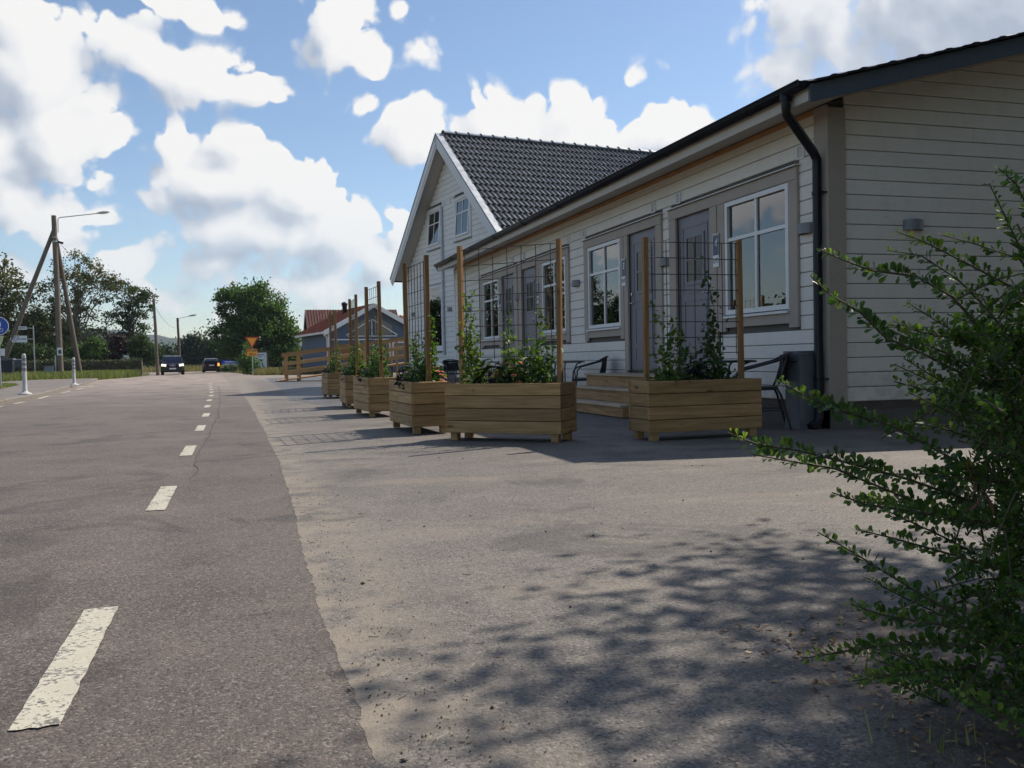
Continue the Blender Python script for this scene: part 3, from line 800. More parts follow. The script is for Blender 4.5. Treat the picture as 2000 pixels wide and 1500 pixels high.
# windows, doors, casings
def window(parent, y0, y1, z0, z1, x=0.0, curtains=None, split=.335, tilt=0.0):
    fr = MB(); t = .055
    fr.box(x - .012, x + .09, y0, y0 + t, z0, z1).box(x - .012, x + .09, y1 - t, y1, z0, z1)
    fr.box(x - .0121, x + .09, y0 + t, y1 - t, z1 - t, z1).box(x - .0121, x + .09, y0 + t, y1 - t, z0, z0 + t)
    win = fr.build('window', M_white, parent)
    ym = (y0 + y1) / 2; zs = z1 - (z1 - z0) * split; m_ = .042; i0, i1, k0, k1 = y0 + t, y1 - t, z0 + t, z1 - t
    MB().box(x + .004, x + .05, ym - m_ / 2, ym + m_ / 2, k0, k1).build('mullion', M_white, win)
    MB().box(x + .0035, x + .0505, i0, i1, zs - m_ / 2, zs + m_ / 2).build('transom', M_white, win)
    for (a, b2) in ((i0, ym - m_ / 2), (ym + m_ / 2, i1)):
        for (c, d) in ((k0, zs - m_ / 2), (zs + m_ / 2, k1)):
            MB().box(x + .026, x + .030, a, b2, c, d).build('pane', M_glass, win)
    MB().prism([(x - .05, z0 - .045), (x + .03, z0 - .045), (x + .03, z0 - .004), (x - .05, z0 - .022)], 1, y0 - .02, y1 + .02).build('sill', M_white, win)
    # a dim room behind the glass
    rm = MB(); xr = x + 1.6
    rm.quad((xr, y0 - .5, z0 - .6), (xr, y1 + .5, z0 - .6), (xr, y1 + .5, z1 + .2), (xr, y0 - .5, z1 + .2))
    rm.quad((x + .21, y0 - .5, z0 - .6), (xr, y0 - .5, z0 - .6), (xr, y0 - .5, z1 + .2), (x + .21, y0 - .5, z1 + .2))
    rm.quad((x + .21, y1 + .5, z0 - .6), (xr, y1 + .5, z0 - .6), (xr, y1 + .5, z1 + .2), (x + .21, y1 + .5, z1 + .2))
    rm.quad((x + .21, y0 - .5, z1 + .2), (xr, y0 - .5, z1 + .2), (xr, y1 + .5, z1 + .2), (x + .21, y1 + .5, z1 + .2))
    rm.quad((x + .21, y0 - .5, z0 - .6), (xr, y0 - .5, z0 - .6), (xr, y1 + .5, z0 - .6), (x + .21, y1 + .5, z0 - .6))
    rm.build('room', M_room, win)
    if curtains:
        for (ca, cb, tie) in curtains:       # fractions of the width; tie: fraction where it is gathered to
            n = 30; V = []; F = []
            zt, zb = z1 - .03, z0 + .02
            for j in range(13):
                v = j / 12; z = zt + (zb - zt) * v
                pin = 0.0 if tie is None else math.exp(-((v - .62) / .42) ** 2)
                for i in range(n + 1):
                    u = i / n
                    yy = ca + (cb - ca) * u
                    if tie is not None: yy = yy + (tie - yy) * pin * .86
                    y_ = y0 + (y1 - y0) * yy
                    V.append((x + .115 + .022 * math.sin(u * 40 + .6 * math.sin(v * 3)) * (1 - .5 * pin), y_, z))
            for j in range(12):
                for i in range(n): F.append((j * (n + 1) + i, j * (n + 1) + i + 1, (j + 1) * (n + 1) + i + 1, (j + 1) * (n + 1) + i))
            obj('curtain', np_mesh('curtain', V, F, M_curtain, smooth=True), win)
    return win
def door(parent, y0, y1, z0, z1, handle_near, x=0.02):
    d = MB().box(x, x + .05, y0, y1, z0, z1).build('door', M_door, parent)
    w = y1 - y0
    # glazed light of 4 panes with its raised frame
    g0, g1, h0, h1 = y0 + w * .27, y0 + w * .73, z1 - .88, z1 - .30
    f = MB(); t = .045
    f.box(x - .016, x - .0005, g0 - t, g0, h0 - t, h1 + t).box(x - .016, x - .0005, g1, g1 + t, h0 - t, h1 + t).box(x - .0155, x - .0005, g0, g1, h1, h1 + t).box(x - .0155, x - .0005, g0, g1, h0 - t, h0)
    gm = (g0 + g1) / 2; hm = (h0 + h1) / 2
    f.box(x - .014, x - .0008, gm - .012, gm + .012, h0, h1).box(x - .0135, x - .0008, g0, gm - .012, hm - .012, hm + .012).box(x - .0135, x - .0008, gm + .012, g1, hm - .012, hm + .012)
    f.build('door_light_frame', M_door, d)
    for (a, b2) in ((g0, gm - .012), (gm + .012, g1)):
        for (c, e) in ((h0, hm - .012), (hm + .012, h1)):
            MB().box(x - .006, x - .0012, a, b2, c, e).build('pane', M_doorglass, d)
    def mould(a, b2, c, e):
        q = MB(); s_ = .018
        q.box(x - .008, x - .0004, a, a + s_, c, e).box(x - .008, x - .0004, b2 - s_, b2, c, e).box(x - .0078, x - .0004, a + s_, b2 - s_, e - s_, e).box(x - .0078, x - .0004, a + s_, b2 - s_, c, c + s_)
        q.build('door_moulding', M_door, d)
    mould(y0 + w * .13, y1 - w * .13, z1 - 1.03, z1 - .14)
    mould(y0 + w * .17, y1 - w * .17, z0 + .40, z1 - 1.12)
    mould(y0 + w * .17, y1 - w * .17, z0 + .12, z0 + .34)
    # lever handle and lock
    yh = y0 + .07 if handle_near else y1 - .07; s_ = 1 if handle_near else -1; zh = z0 + 1.02
    hd = MB(); hd.tube([(x, yh, zh), (x - .05, yh, zh), (x - .055, yh + s_ * .02, zh), (x - .055, yh + s_ * .12, zh)], .009, 8)
    hd.build('door_handle', M_steel, d)
    MB().tube([(x, yh, zh + .14), (x - .022, yh, zh + .14)], .024, 14).build('door_lock', M_steel, d)
    MB().box(x - .06, x + .08, y0 - .02, y1 + .02, z0 - .035, z0 - .004).build('threshold', M_black, parent)
    return d
M_doorglass = plain('door_glass', (.008, .009, .010), .10, var=.05, spec=.25)
ZD = .58
CURT = {'4': [(.02, .16, None), (.55, .62, None), (.93, .99, None)], '3': [(.02, .62, .06), (.50, .98, .95)], '2': [(.0, .12, None), (.9, 1.0, None)], '1': None}
for (c0, c1, d0, d1, w0, w1, nm, near) in MODS:
    X = -.03; T = .034
    plank('casing', bld, M_trim, (X - .004, c1, 2.655), (0, -1, 0), (-1, 0, 0), c1 - c0, .135, T + .004)                # head
    MB().prism([(X - .045, 2.792), (0.0, 2.80), (0.0, 2.812), (X - .045, 2.802)], 1, c0 - .03, c1 + .03).build('drip_flashing', M_white, bld)
    MB().prism([(X - .02, 2.792), (0.0, 2.792), (0, 2.80), (X - .02, 2.796)], 1, c0 - .01, c1 + .01).build('drip_batten', M_trim, bld)
    # stiles: outer by window, mid pair, outer by door
    wside = (c0, w0) if near else (w1, c1)
    dside = (d1, c1) if near else (c0, d0)
    mid = (w1, d0) if near else (d1, w0)
    plank('casing', bld, M_trim, (X, wside[0] + .001, 1.07), (0, 0, 1), (-1, 0, 0), 1.583, wside[1] - wside[0] - .002, T)
    plank('casing', bld, M_trim, (X, dside[0] + .001, .50), (0, 0, 1), (-1, 0, 0), 2.153, dside[1] - dside[0] - .002, T)
    wmid = (mid[1] - mid[0])
    if near: dm, wm = (mid[0] + wmid * .52, mid[1]), (mid[0], mid[0] + wmid * .46)
    else: dm, wm = (mid[0], mid[0] + wmid * .48), (mid[0] + wmid * .54, mid[1])
    plank('casing', bld, M_trim, (X, dm[0] + .001, .50), (0, 0, 1), (-1, 0, 0), 2.153, dm[1] - dm[0] - .002, T)
    plank('casing', bld, M_trim, (X, wm[0] + .001, 1.07), (0, 0, 1), (-1, 0, 0), 1.583, wm[1] - wm[0] - .002, T)
    plank('casing', bld, M_trim, (X + .004, w1, 1.115), (0, -1, 0), (-1, 0, 0), w1 - w0, .115, T - .004)               # apron
    window(bld, w0 + .006, w1 - .006, 1.275, 2.648, -.012, CURT[nm])
    door(bld, d0 + .004, d1 - .004, ZD, 2.65, bool(near) is True)
# the wall must be open behind the panes
def cut_wall(o, holes):
    """rebuild the backing wall as strips around the openings"""
    b = MB(); ys_ = sorted({.05, LEN - .02, *[h[0] for h in holes], *[h[1] for h in holes]})
    for a, c in zip(ys_, ys_[1:]):
        hs = [h for h in holes if h[0] <= a + 1e-6 and h[1] >= c - 1e-6]
        if not hs: b.box(.03, .20, a, c, 0, 3.34)
        else:
            h = hs[0]; b.box(.03, .20, a, c, 0, h[2]); b.box(.03, .20, a, c, h[3], 3.34)
    me = b.mesh('wall'); me.materials.append(M_wall); o.data = me
cut_wall(wallf, [(m_[4] + .02, m_[5] - .02, 1.29, 2.64) for m_ in MODS])
# small wall vents
for vy, vz in ((.46, 2.93), (3.25, 2.93), (4.02, 2.93), (6.74, 2.93), (7.52, 2.93), (10.18, 2.93), (11.0, 2.93)):
    w_, h_ = .065, .075
    v = MB().box(-.016, .004, vy - w_, vy - w_ + .016, vz - h_, vz + h_).box(-.016, .004, vy + w_ - .016, vy + w_, vz - h_, vz + h_).box(-.0158, .004, vy - w_ + .016, vy + w_ - .016, vz + h_ - .016, vz + h_).box(-.0158, .004, vy - w_ + .016, vy + w_ - .016, vz - h_, vz - h_ + .016).box(-.003, .002, vy - w_ + .01, vy + w_ - .01, vz - h_ + .01, vz + h_ - .01).build('vent', M_whiteboard, bld)
    sl = MB()
    for k in range(7):
        z = vz - h_ + .024 + k * .0165
        sl.prism([(-.013, z), (-.004, z + .009), (-.004, z + .011), (-.013, z + .002)], 1, vy - w_ + .017, vy + w_ - .017)
    sl.build('vent_slats', M_white, v)
# wall lamps: half-round grey shells, top-level things screwed to the boards
def wall_lamp(label, loc, rz):
    t = thing('wall_lamp', label, 'lamp', loc, rz, 'grey half-round wall lamps')
    n = 14; w = .115; d = .10; h = .055; th = .004
    arc = [(w * math.cos(a), -d * math.sin(a)) for a in np.linspace(0, math.pi, n)]
    inn = [((w - th) * math.cos(a), -(d - th) * math.sin(a)) for a in np.linspace(math.pi, 0, n)]
    MB().prism(arc + inn, 2, -h, h).build('lamp_shell', M_lamp, t)
    MB().box(-w, w, -.006, 0, -h + .002, h - .002).build('back_plate', M_lamp, t)
    MB().prism([(x * .94, y * .94) for x, y in arc], 2, -h + .02, -h + .024).build('diffuser', M_signwhite, t)
    MB().tube([(0, 0, 0), (0, -.05, 0)], .018, 8).build('lamp_socket', M_white, t)
    return t
LF = -.021
LAMPS = [(8.25, 'grey wall lamp between the nearest window and the downpipe'), (11.53, 'grey wall lamp between the two nearest grey doors'), (15.02, 'grey wall lamp left of the window by door 3'), (18.50, 'grey wall lamp between the pair of far doors behind the broadside trellis'), (22.80, 'grey wall lamp left of the farthest guest-house window')]
for y, lab in LAMPS: wall_lamp(lab, (FX + LF + .02, y, 2.10), R(-90))
wall_lamp('grey wall lamp on the shaded gable end above the shrub', (6.83, FY + .003, 2.11), 0)
# door number plates
PLATE = {'4': 'navy number plate 4 between the nearest window and its grey door', '3': 'navy number plate 3 beside the door above the pine steps', '2': 'navy number plate 2 seen through the broadside trellis, by a tall window', '1': 'narrow navy number plate 1, farthest along the guest-house wall'}
def number_plate(y, num, group=None):
    t = thing('number_sign', PLATE[num], 'sign', (FX - .036, y, 2.10), 0)
    MB().box(-.008, -.001, -.075, .075, -.06, .20).build('plate', M_signblue, t)
    MB().box(-.0085, -.0012, -.075, -.068, -.06, .20).box(-.0085, -.0012, .068, .075, -.06, .20).box(-.0086, -.0012, -.068, .068, .19, .20).build('plate_edge', M_signwhite, t)
    MB().box(-.009, -.0085 + .002, -.066, .066, .165, .188).build('plate_header', plain('sign_slate', (.10, .13, .18), .4) if 'sign_slate' not in MATS else MATS['sign_slate'], t)
    text_mesh('digit', num, .135, M_signwhite, t, basis((-.0095, 0, .085), (0, -1, 0), (0, 0, 1), (-1, 0, 0)), .001, shear=.25, offset=.002)
    c = MB().box(-.008, -.001, -.07, .07, -.215, -.068).build('symbol_card', M_signwhite, t)
    for s_ in (-1, 1):
        rg = MB()
        ring = [(-.0095, s_ * .034 + .024 * math.cos(a), -.135 + .03 * math.sin(a)) for a in np.linspace(0, 2 * math.pi, 15)]
        rg.tube(ring, .0035, 4, False, False); rg.tube([(-.0095, s_ * .034, -.135), (-.0095, s_ * .034 + .01, -.128)], .004, 4)
        rg.build('symbol', M_black, c)
for y, n_ in ((10.10, '4'), (12.93, '3'), (17.14, '2'), (19.87, '1')): number_plate(y, n_)
# service cabinet at the corner
cb = thing('service_cabinet', 'grey electrical service cabinet standing by the corner downpipe', 'cabinet', (5.665, 8.17, 0))
M_cab = plain('cabinet_grey', (.125, .14, .16), .5, var=.12)
MB().box(-.13, .12, -.125, .125, .10, .78).build('cabinet_body', M_cab, cb)
MB().prism([(-.145, .781), (.125, .781), (.125, .81), (-.145, .81)], 1, -.135, .135).build('cabinet_lid', M_cab, cb)
MB().box(-.138, -.1302, -.105, .105, .14, .75).build('cabinet_door', M_cab, cb)
MB().box(-.1405, -.1385, -.02, .04, .48, .62).build('type_label', M_lamp, cb)
MB().box(-.145, -.1382, -.10, .10, .69, .705).build('cabinet_handle', M_black, cb)
MB().box(-.135, .125, -.13, .13, 0, .099).build('cabinet_plinth', M_cab, cb)
# ------------------------------------------------------------------ tall white gabled house behind the guest house
HQ = (6.4, 24.5, 0)
hs = thing('gabled_house', 'tall white boarded house with steep black tiled roof and open windows in its gable', 'house', HQ, R(8))
UR, UL, UPK = -2.7, 6.1, 1.7          # right wall, left wall, ridge (along the gable)
ZR = 7.45; SL = math.tan(R(39)); OV = .45
def zroof(u): return ZR - abs(u - UPK) * SL
DEP = 12.0
Zw = lambda u: zroof(u) - .22
holes = [(2.68, 3.70, 4.36, 5.42), (.30, 1.32, 4.36, 5.42), (2.67, 4.15, 1.19, 3.04)]
gw = MB().prism([(UR, 0), (UL, 0), (UL, Zw(UL)), (UPK, Zw(UPK)), (UR, Zw(UR))], 0, .16, .24).build('wall', M_wall, hs)
row = 0; z = .57
while z < Zw(UPK) - .12:
    h = PITCH - .006; zt = min(z + h, 99)
    a, b_ = UR, UL
    if z + h > Zw(UL): b_ = min(UL, UPK + (Zw(UPK) - z - h) / SL); a = max(UR, UPK - (Zw(UPK) - z - h) / SL)
    cuts = sorted([(h_[0] - .13, h_[1] + .13) for h_ in holes if z + h > h_[2] - .12 and z < h_[3] + .12])
    y = a; segs = []
    for c, d in cuts:
        if c > y: segs.append((y, c))
        y = d
    if b_ > y: segs.append((y, b_))
    for p, q in segs:
        if q < 1.0 and z < 3.3: continue          # swallowed by the guest house
        plank('board', gw, M_housesiding, (rng.uniform(-.001, .001), q, z), (0, -1, 0), (-1, 0, 0), q - p - .002, h, .022, .006)
    z += PITCH; row += 1
MB().box(.03, .16, UR, UL, .2, .57).box(.05, DEP, UR + .02, UL - .02, -.2, .56).build('foundation', plain('house_foundation', (.13, .105, .095), .9, var=.2, nscale=9, bumpy=.4), hs)
MB().box(.24, DEP, UL - .2, UL, .5, Zw(UL)).box(.24, DEP, UR, UR + .2, .5, Zw(UR)).box(DEP - .2, DEP, UR + .2, UL - .2, .5, 3.6).build('side_wall', M_whiteboard, hs)
plank('corner_board', hs, M_whiteboard, (-.02, UL - .11, .5), (0, 0, 1), (-1, 0, 0), 3.1, .12, .024)
# bargeboards: two stepped boards each side, outer sheet-metal verge
for s_, ue in ((1, UL + .36), (-1, UR - .36)):
    d = Vector((0, s_ * math.cos(R(39)), -math.sin(R(39)))); nn = Vector((0, s_ * math.sin(R(39)), math.cos(R(39))))
    L = abs(ue - UPK) / math.cos(R(39))
    p0 = Vector((-OV, UPK, ZR))
    for k, (dn, w, xo, th) in enumerate(((-.14, .20, 0.0, .024), (-.275, .10, .02, .024))):
        c = p0 + d * (L / 2) + nn * dn + Vector((xo, 0, 0))
        MB().obox(c, d, (1, 0, 0), nn, L, th, w).build('bargeboard', M_whiteboard, hs)
    MB().obox(p0 + d * (L / 2) + nn * -.004 + Vector((.075, 0, .0)), d, (1, 0, 0), nn, L, .19, .03).build('verge_flashing', plain('verge_sheet', (.42, .44, .47), .45, .3) if 'verge_sheet' not in MATS else MATS['verge_sheet'], hs)
    MB().obox(p0 + d * (L / 2) + nn * -.022 + Vector((-.012, 0, 0)), d, (1, 0, 0), nn, L, .02, .02).build('verge_drip', M_gutter, hs)
    # boarded underside of the overhang, roof deck
    MB().obox(p0 + d * (L / 2) + nn * -.215 + Vector((OV / 2 + .08, 0, 0)), d, (1, 0, 0), nn, L - .3, OV + .1, .02).build('soffit', M_trimgrey, hs)
    MB().obox(p0 + d * (L / 2) + nn * -.10 + Vector((DEP / 2 + OV / 2, 0, 0)), d, (1, 0, 0), nn, L, DEP + OV - .1, .10).build('roof_deck', M_dark, hs)
# glazed black concrete tiles, one by one where they show largest
TW, TL, ROWS = .315, .365, 16
M_htile = plain('glazed_black_tile', (.017, .017, .0165), .36, var=.2, nscale=3, spec=1.0)
for nd in M_htile.node_tree.nodes:
    if nd.type == 'BSDF_PRINCIPLED': nd.inputs['Coat Weight'].default_value = .3; nd.inputs['Coat Roughness'].default_value = .15; nd.inputs['Coat IOR'].default_value = 1.6
def tile_mesh():
    b = MB(); n = 16
    def hgt(t): return .024 * (math.sin(t * 2 * math.pi * 2 - .9) * .5 + .5) ** 1.3 * 1.8
    xs = [TW * i / n for i in range(n + 1)]
    top = [(x, 0.0, hgt(i / n) - .012) for i, x in enumerate(xs)]; low = [(x, TL + .045, hgt(i / n) + .022) for i, x in enumerate(xs)]
    bot = [(x, TL + .045, hgt(i / n) + .002) for i, x in enumerate(xs)]
    for i in range(n):
        b._add([top[i], top[i + 1], low[i + 1], low[i]], [(0, 1, 2, 3)], True); b._add([low[i], low[i + 1], bot[i + 1], bot[i]], [(0, 1, 2, 3)])
    return b
tmb = tile_mesh(); tme = tmb.mesh('roof_tile'); tme.materials.append(M_htile)
dR = Vector((0, -math.cos(R(39)), -math.sin(R(39)))); nR = Vector((0, -math.sin(R(39)), math.cos(R(39))))
hsM = Matrix.Translation(HQ) @ Matrix.Rotation(R(8), 4, 'Z')
tiles = []
for i in range(38):
    for j in range(ROWS):
        o = Vector((-OV + .17 + (i + 1) * TW, UPK, ZR)) + dR * (.07 + j * TL) + nR * .0
        wpos = hsM @ (o + dR * .2)
        v = wpos - CAMP; dz = v.dot(_fw); px = 1000 + CAM_F * v.dot(_ri) / dz; py = 750 - CAM_F * v.dot(_up) / dz
        vis = py < 520 - .508 * (px - 852)
        tiles.append((0 if vis else 1, v.length, o))
tiles.sort(key=lambda q: (q[0], q[1]))
Mt = Matrix(((-1, 0, 0), (0, dR.y, nR.y), (0, dR.z, nR.z))).to_4x4()
roofp = MB().obox(Vector((DEP / 2 + .0, UPK, ZR - .02)), (1, 0, 0), (0, 1, 0), (0, 0, 1), DEP, .12, .05).build('roof', M_htile, hs)
for k, (_, _, o) in enumerate(tiles[:300]):
    t = obj('roof_tile', tme, roofp); M = Mt.copy(); M.translation = o + nR * rng.uniform(-.002, .003); t.matrix_local = M
def joined(rest, M3):
    V0 = np.array([v for v in tmb.v]); R3 = np.array(M3.to_3x3()); V = []; F = []
    fs = [f for f in tmb.f]
    for k, (_, _, o) in enumerate(rest):
        V.append(V0 @ R3.T + np.array(o)); F.append(np.array(fs) + k * len(V0))
    return np.concatenate(V), np.concatenate(F)
V, F = joined(tiles[300:], Mt); obj('roof_tiles', np_mesh('roof_tiles', V, F, M_htile), roofp, 'stuff')
dL = Vector((0, math.cos(R(39)), -math.sin(R(39)))); nL = Vector((0, math.sin(R(39)), math.cos(R(39))))
Ml = Matrix(((1, 0, 0), (0, dL.y, nL.y), (0, dL.z, nL.z))).to_4x4()
restL = [(0, 0, Vector((-OV + .17 + i * TW, UPK, ZR)) + dL * (.07 + j * TL)) for i in range(38) for j in range(ROWS)]
V, F = joined(restL, Ml); obj('roof_tiles', np_mesh('roof_tiles', V, F, M_htile), roofp, 'stuff')
M_ridge = plain('ridge_tile_sky_sheen', (.36, .38, .40), .30, var=.12, spec=.7)  # sky reflection along the ridge is put into this pale base colour
for i in range(30):
    x = -OV + .22 + i * .40
    b = MB(); n = 8
    A = [(x, UPK + .115 * math.cos(a), ZR + .005 + .085 * math.sin(a)) for a in np.linspace(0, math.pi, n)]
    B2 = [(x + .41, UPK + .105 * math.cos(a), ZR - .005 + .08 * math.sin(a)) for a in np.linspace(0, math.pi, n)]
    for k in range(n - 1): b._add([A[k], A[k + 1], B2[k + 1], B2[k]], [(0, 1, 2, 3)], True)
    o = b.build('ridge_tile', M_ridge, hs)
    MB().tube([(x, UPK + .122 * math.cos(a), ZR + .005 + .092 * math.sin(a)) for a in np.linspace(0, math.pi, 9)], .014, 5).build('ridge_clip', M_gutter, hs)
# windows: two upper top-hung sashes standing ajar, one tall fixed below
def hwindow(u0, u1, z0, z1, ajar):
    fr = MB(); t = .05
    fr.box(-.03, .14, u0 - .12, u0, z0 - .11, z1 + .10).box(-.03, .14, u1, u1 + .12, z0 - .11, z1 + .10).box(-.031, .14, u0, u1, z1, z1 + .10).box(-.029, .14, u0, u1, z0 - .11, z0)
    w = fr.build('window', M_whiteboard, hs)
    MB().prism([(-.06, z1 + .10), (0, z1 + .115), (0, z1 + .13), (-.06, z1 + .115)], 1, u0 - .15, u1 + .15).build('drip_flashing', M_lamp, w)
    MB().box(-.07, 0, u0 - .13, u1 + .13, z0 - .135, z0 - .112).build('sill', M_lamp, w)
    MB().box(.10, .135, u0, u1, z0, z1).build('dark_room', M_dark, w)
    sash = MB(); W_, H_ = u1 - u0, z1 - z0
    sash.box(0, .045, 0, t, -H_, 0).box(0, .045, W_ - t, W_, -H_, 0).box(.0005, .0445, t, W_ - t, -t, 0).box(.0005, .0445, t, W_ - t, -H_, -H_ + t)
    if ajar is not None: sash.box(.006, .04, W_ / 2 - .018, W_ / 2 + .018, -H_ + t, -t).box(.0065, .0395, t, W_ / 2 - .018, -H_ * .37 - .018, -H_ * .37 + .018).box(.0065, .0395, W_ / 2 + .018, W_ - t, -H_ * .37 - .018, -H_ * .37 + .018)
    so = sash.build('sash', M_white, w)
    so.location = (.0, u0, z1); so.rotation_euler = (0, R(ajar or 0), 0)
    sp = MB()
    if ajar is not None:
        for a, b_ in ((t, W_ / 2 - .018), (W_ / 2 + .018, W_ - t)):
            for c, d in ((-H_ + t, -H_ * .37 - .018), (-H_ * .37 + .018, -t)):
                q = MB().box(.018, .022, a, b_, c, d).build('pane', M_glasshouse, w); q.location = so.location; q.rotation_euler = so.rotation_euler
    else:
        MB().box(.018, .022, u0 + t, u1 - t, z0 + t, z1 - t).build('pane', M_glasshouse, w)
M_glasshouse = glass('house_glass', (.5, .55, .55), 2.1)
hwindow(2.68, 3.70, 4.36, 5.42, 4); hwindow(.30, 1.32, 4.36, 5.42, 4); hwindow(2.67, 4.15, 1.19, 3.04, None)
# white rainwater pipe down the gable, small vents
MB().tube([(-.05, 2.45, 5.45), (-.05, 2.45, 1.02), (-.06, 2.45, .95)], .04, 10).build('downpipe', plain('grey_white_pipe', (.50, .52, .55), .4), hs)
for u in (2.29, 1.81): MB().box(-.03, 0, u - .05, u + .05, 5.44, 5.58).build('vent', M_whiteboard, hs)
MB().tube([(-.06, UL + .07, 3.3), (-.06, UL + .05, .1)], .045, 8).build('downpipe', M_gutter, hs)
r8 = lambda x, u, z: tuple(hsM @ Vector((x, u, z)))
wall_lamp('grey wall lamp right of the tall window on the gabled house', r8(-.002, 1.95, 2.31), R(8 - 90))
wall_lamp('grey wall lamp left of the tall window on the gabled house', r8(-.002, 5.33, 2.33), R(8 - 90))
# ------------------------------------------------------------------ timber planters with mesh trellises
def make_planter(name, label, loc, rz):
    t = thing(name, label, 'planter', loc, rz, 'timber planters with trellises')
    L, Wd, zb, bh, th = 1.20, .42, .075, .1145, .028
    for k in range(4):
        z = zb + k * (bh + .0055)
        jx = lambda: rng.uniform(-.0015, .0015)
        plank('board', t, M_plant, (-L / 2, -Wd / 2 + jx(), z), (1, 0, 0), (0, -1, 0), L, bh, th, .005)
        plank('board', t, M_plant, (L / 2, Wd / 2 + jx(), z), (-1, 0, 0), (0, 1, 0), L, bh, th, .005)
        plank('board', t, M_plant, (-L / 2 + .004 + jx(), Wd / 2 - th - .001, z), (0, -1, 0), (-1, 0, 0), Wd - 2 * th - .002, bh, th, .005)
        plank('board', t, M_plant, (L / 2 - .004 + jx(), -Wd / 2 + th + .001, z), (0, 1, 0), (1, 0, 0), Wd - 2 * th - .002, bh, th, .005)
    for sx in (-1, 1):
        for sy in (-1, 1):
            x, y = sx * (L / 2 - .075), sy * (Wd / 2 - .065)
            MB().box(x - .036, x + .036, y - .036, y + .036, 0, .40).build('leg', M_plant, t)
    so = MB(); n = 14
    for i in range(n):
        for j in range(5):
            x0, x1 = -L / 2 + .03 + (L - .06) * i / n, -L / 2 + .03 + (L - .06) * (i + 1) / n
            y0, y1 = -Wd / 2 + .03 + (Wd - .06) * j / 5, -Wd / 2 + .03 + (Wd - .06) * (j + 1) / 5
            f = lambda x, y: .475 + .014 * math.sin(x * 23 + y * 11) * math.cos(y * 31 - x * 7)
            so.quad((x0, y0, f(x0, y0)), (x1, y0, f(x1, y0)), (x1, y1, f(x1, y1)), (x0, y1, f(x0, y1)))
    so.build('soil', M_soil, t)
    for sx in (-1, 1):
        x = sx * (L / 2 - .085)
        o = plank('post', t, M_post, (x - .0225, -.024, .20), (0, 0, 1), (-1, 0, 0), 1.70 + rng.uniform(-.015, .015), .048, .045, .004)
        o.rotation_euler.rotate(Euler((rng.uniform(-.010, .010), rng.uniform(-.012, .012), 0)))
    m_ = MB(); x0 = L / 2 - .085 - .02
    zs = [.80 + .15 * k for k in range(8)]
    for z in zs:
        a = rng.uniform(-.004, .004); m_.tube([(-x0, -.012, z + a), (0, -.012 + rng.uniform(-.006, .006), z + rng.uniform(-.003, .003)), (x0, -.012, z - a)], .0042, 5)
    for k in range(7):
        x = -.45 + .15 * k
        m_.tube([(x, -.019, zs[0] - (.0 if k % 2 else .02)), (x + rng.uniform(-.004, .004), -.019, 1.4), (x, -.019, zs[-1] + .005)], .0042, 5)
    m_.build('wire_mesh', M_rust, t)
    return t
PL = [  # centre, rotation, label
    ((4.17, 7.74), R(2), 'timber planter nearest the corner downpipe, its trellis before door 4'),
    ((2.50, 8.32), R(-41.3), 'timber planter turned broadside with orange flowers, second from the shrub'),
    ((1.92, 9.97), R(92), 'timber planter set end-on to the road just behind the broadside one'),
    ((1.90, 13.20), R(93), 'third timber planter back along the road, end-on'),
    ((1.92, 15.75), R(88), 'fourth timber planter back along the road, second farthest'),
    ((2.02, 20.25), R(91), 'farthest timber planter in the row, near the wooden ramp')]
PLO = [make_planter('planter', lab, (x, y, .004 if y < 9.5 else .008), rz) for (x, y), rz, lab in PL]

# plants growing in them
L_clem = leafmat('climber_leaf', (.045, .095, .018), (.11, .19, .035), .4)
L_dark = leafmat('bushy_leaf', (.022, .055, .014), (.055, .105, .026), .3)
L_sap = leafmat('sapling_leaf', (.07, .13, .025), (.15, .22, .05), .45)
M_stem = plain('green_stem', (.09, .10, .035), .7, var=.3)
M_orange = plain('orange_petal', (.62, .16, .06), .6, var=.25, nscale=50)
M_purple = plain('black_petunia_petal', (.010, .004, .010), .6, var=.4, nscale=40)
def place(P, x, y): # point in planter -> world
    a = P.rotation_euler.z; return (P.location.x + x * math.cos(a) - y * math.sin(a), P.location.y + x * math.sin(a) + y * math.cos(a), .48)
def climber(P, x, h, n, label, spread=.10, dens=1.0, mat=None):
    p = place(P, x, rng.uniform(-.05, .03)); t = thing('climbing_plant', label, 'plant', p, P.rotation_euler.z, 'climbing plants on the trellises')
    st = MB(); C = []
    for k in range(n):
        hh = h * (1 if k == 0 else rng.uniform(.45, .95)); m = 11
        x0 = rng.uniform(-.03, .03); pts = []; dx = rng.uniform(-spread, spread) * 1.6; ph = rng.uniform(0, 6)
        for i in range(m):
            u = i / (m - 1); pts.append(Vector((x0 + dx * u + .028 * math.sin(7 * u + ph), -.015 + .03 * math.cos(9 * u + ph) * (1 - .3 * u), hh * u)))
        st.tube(pts, [.0035 * (1 - .6 * i / m) for i in range(m)], 5)
        nl = int(102 * hh * dens)
        for _ in range(nl):
            u = rng.beta(1.0, 1.35); f = u * (m - 1); i = min(int(f), m - 2); q = pts[i].lerp(pts[i + 1], f - i)
            s_ = spread * (1.05 - .75 * u)
            C.append((q.x + rng.normal() * s_ * .75, q.y + rng.normal() * s_ * .6, max(.01, q.z + rng.normal() * .035)))
    st.build('stem', M_stem, t)
    obj('leaves', leaf_mesh('leaves', np.array(C), .048, mat or L_clem, .62, .3, size_var=.45), t, 'stuff')
    return t
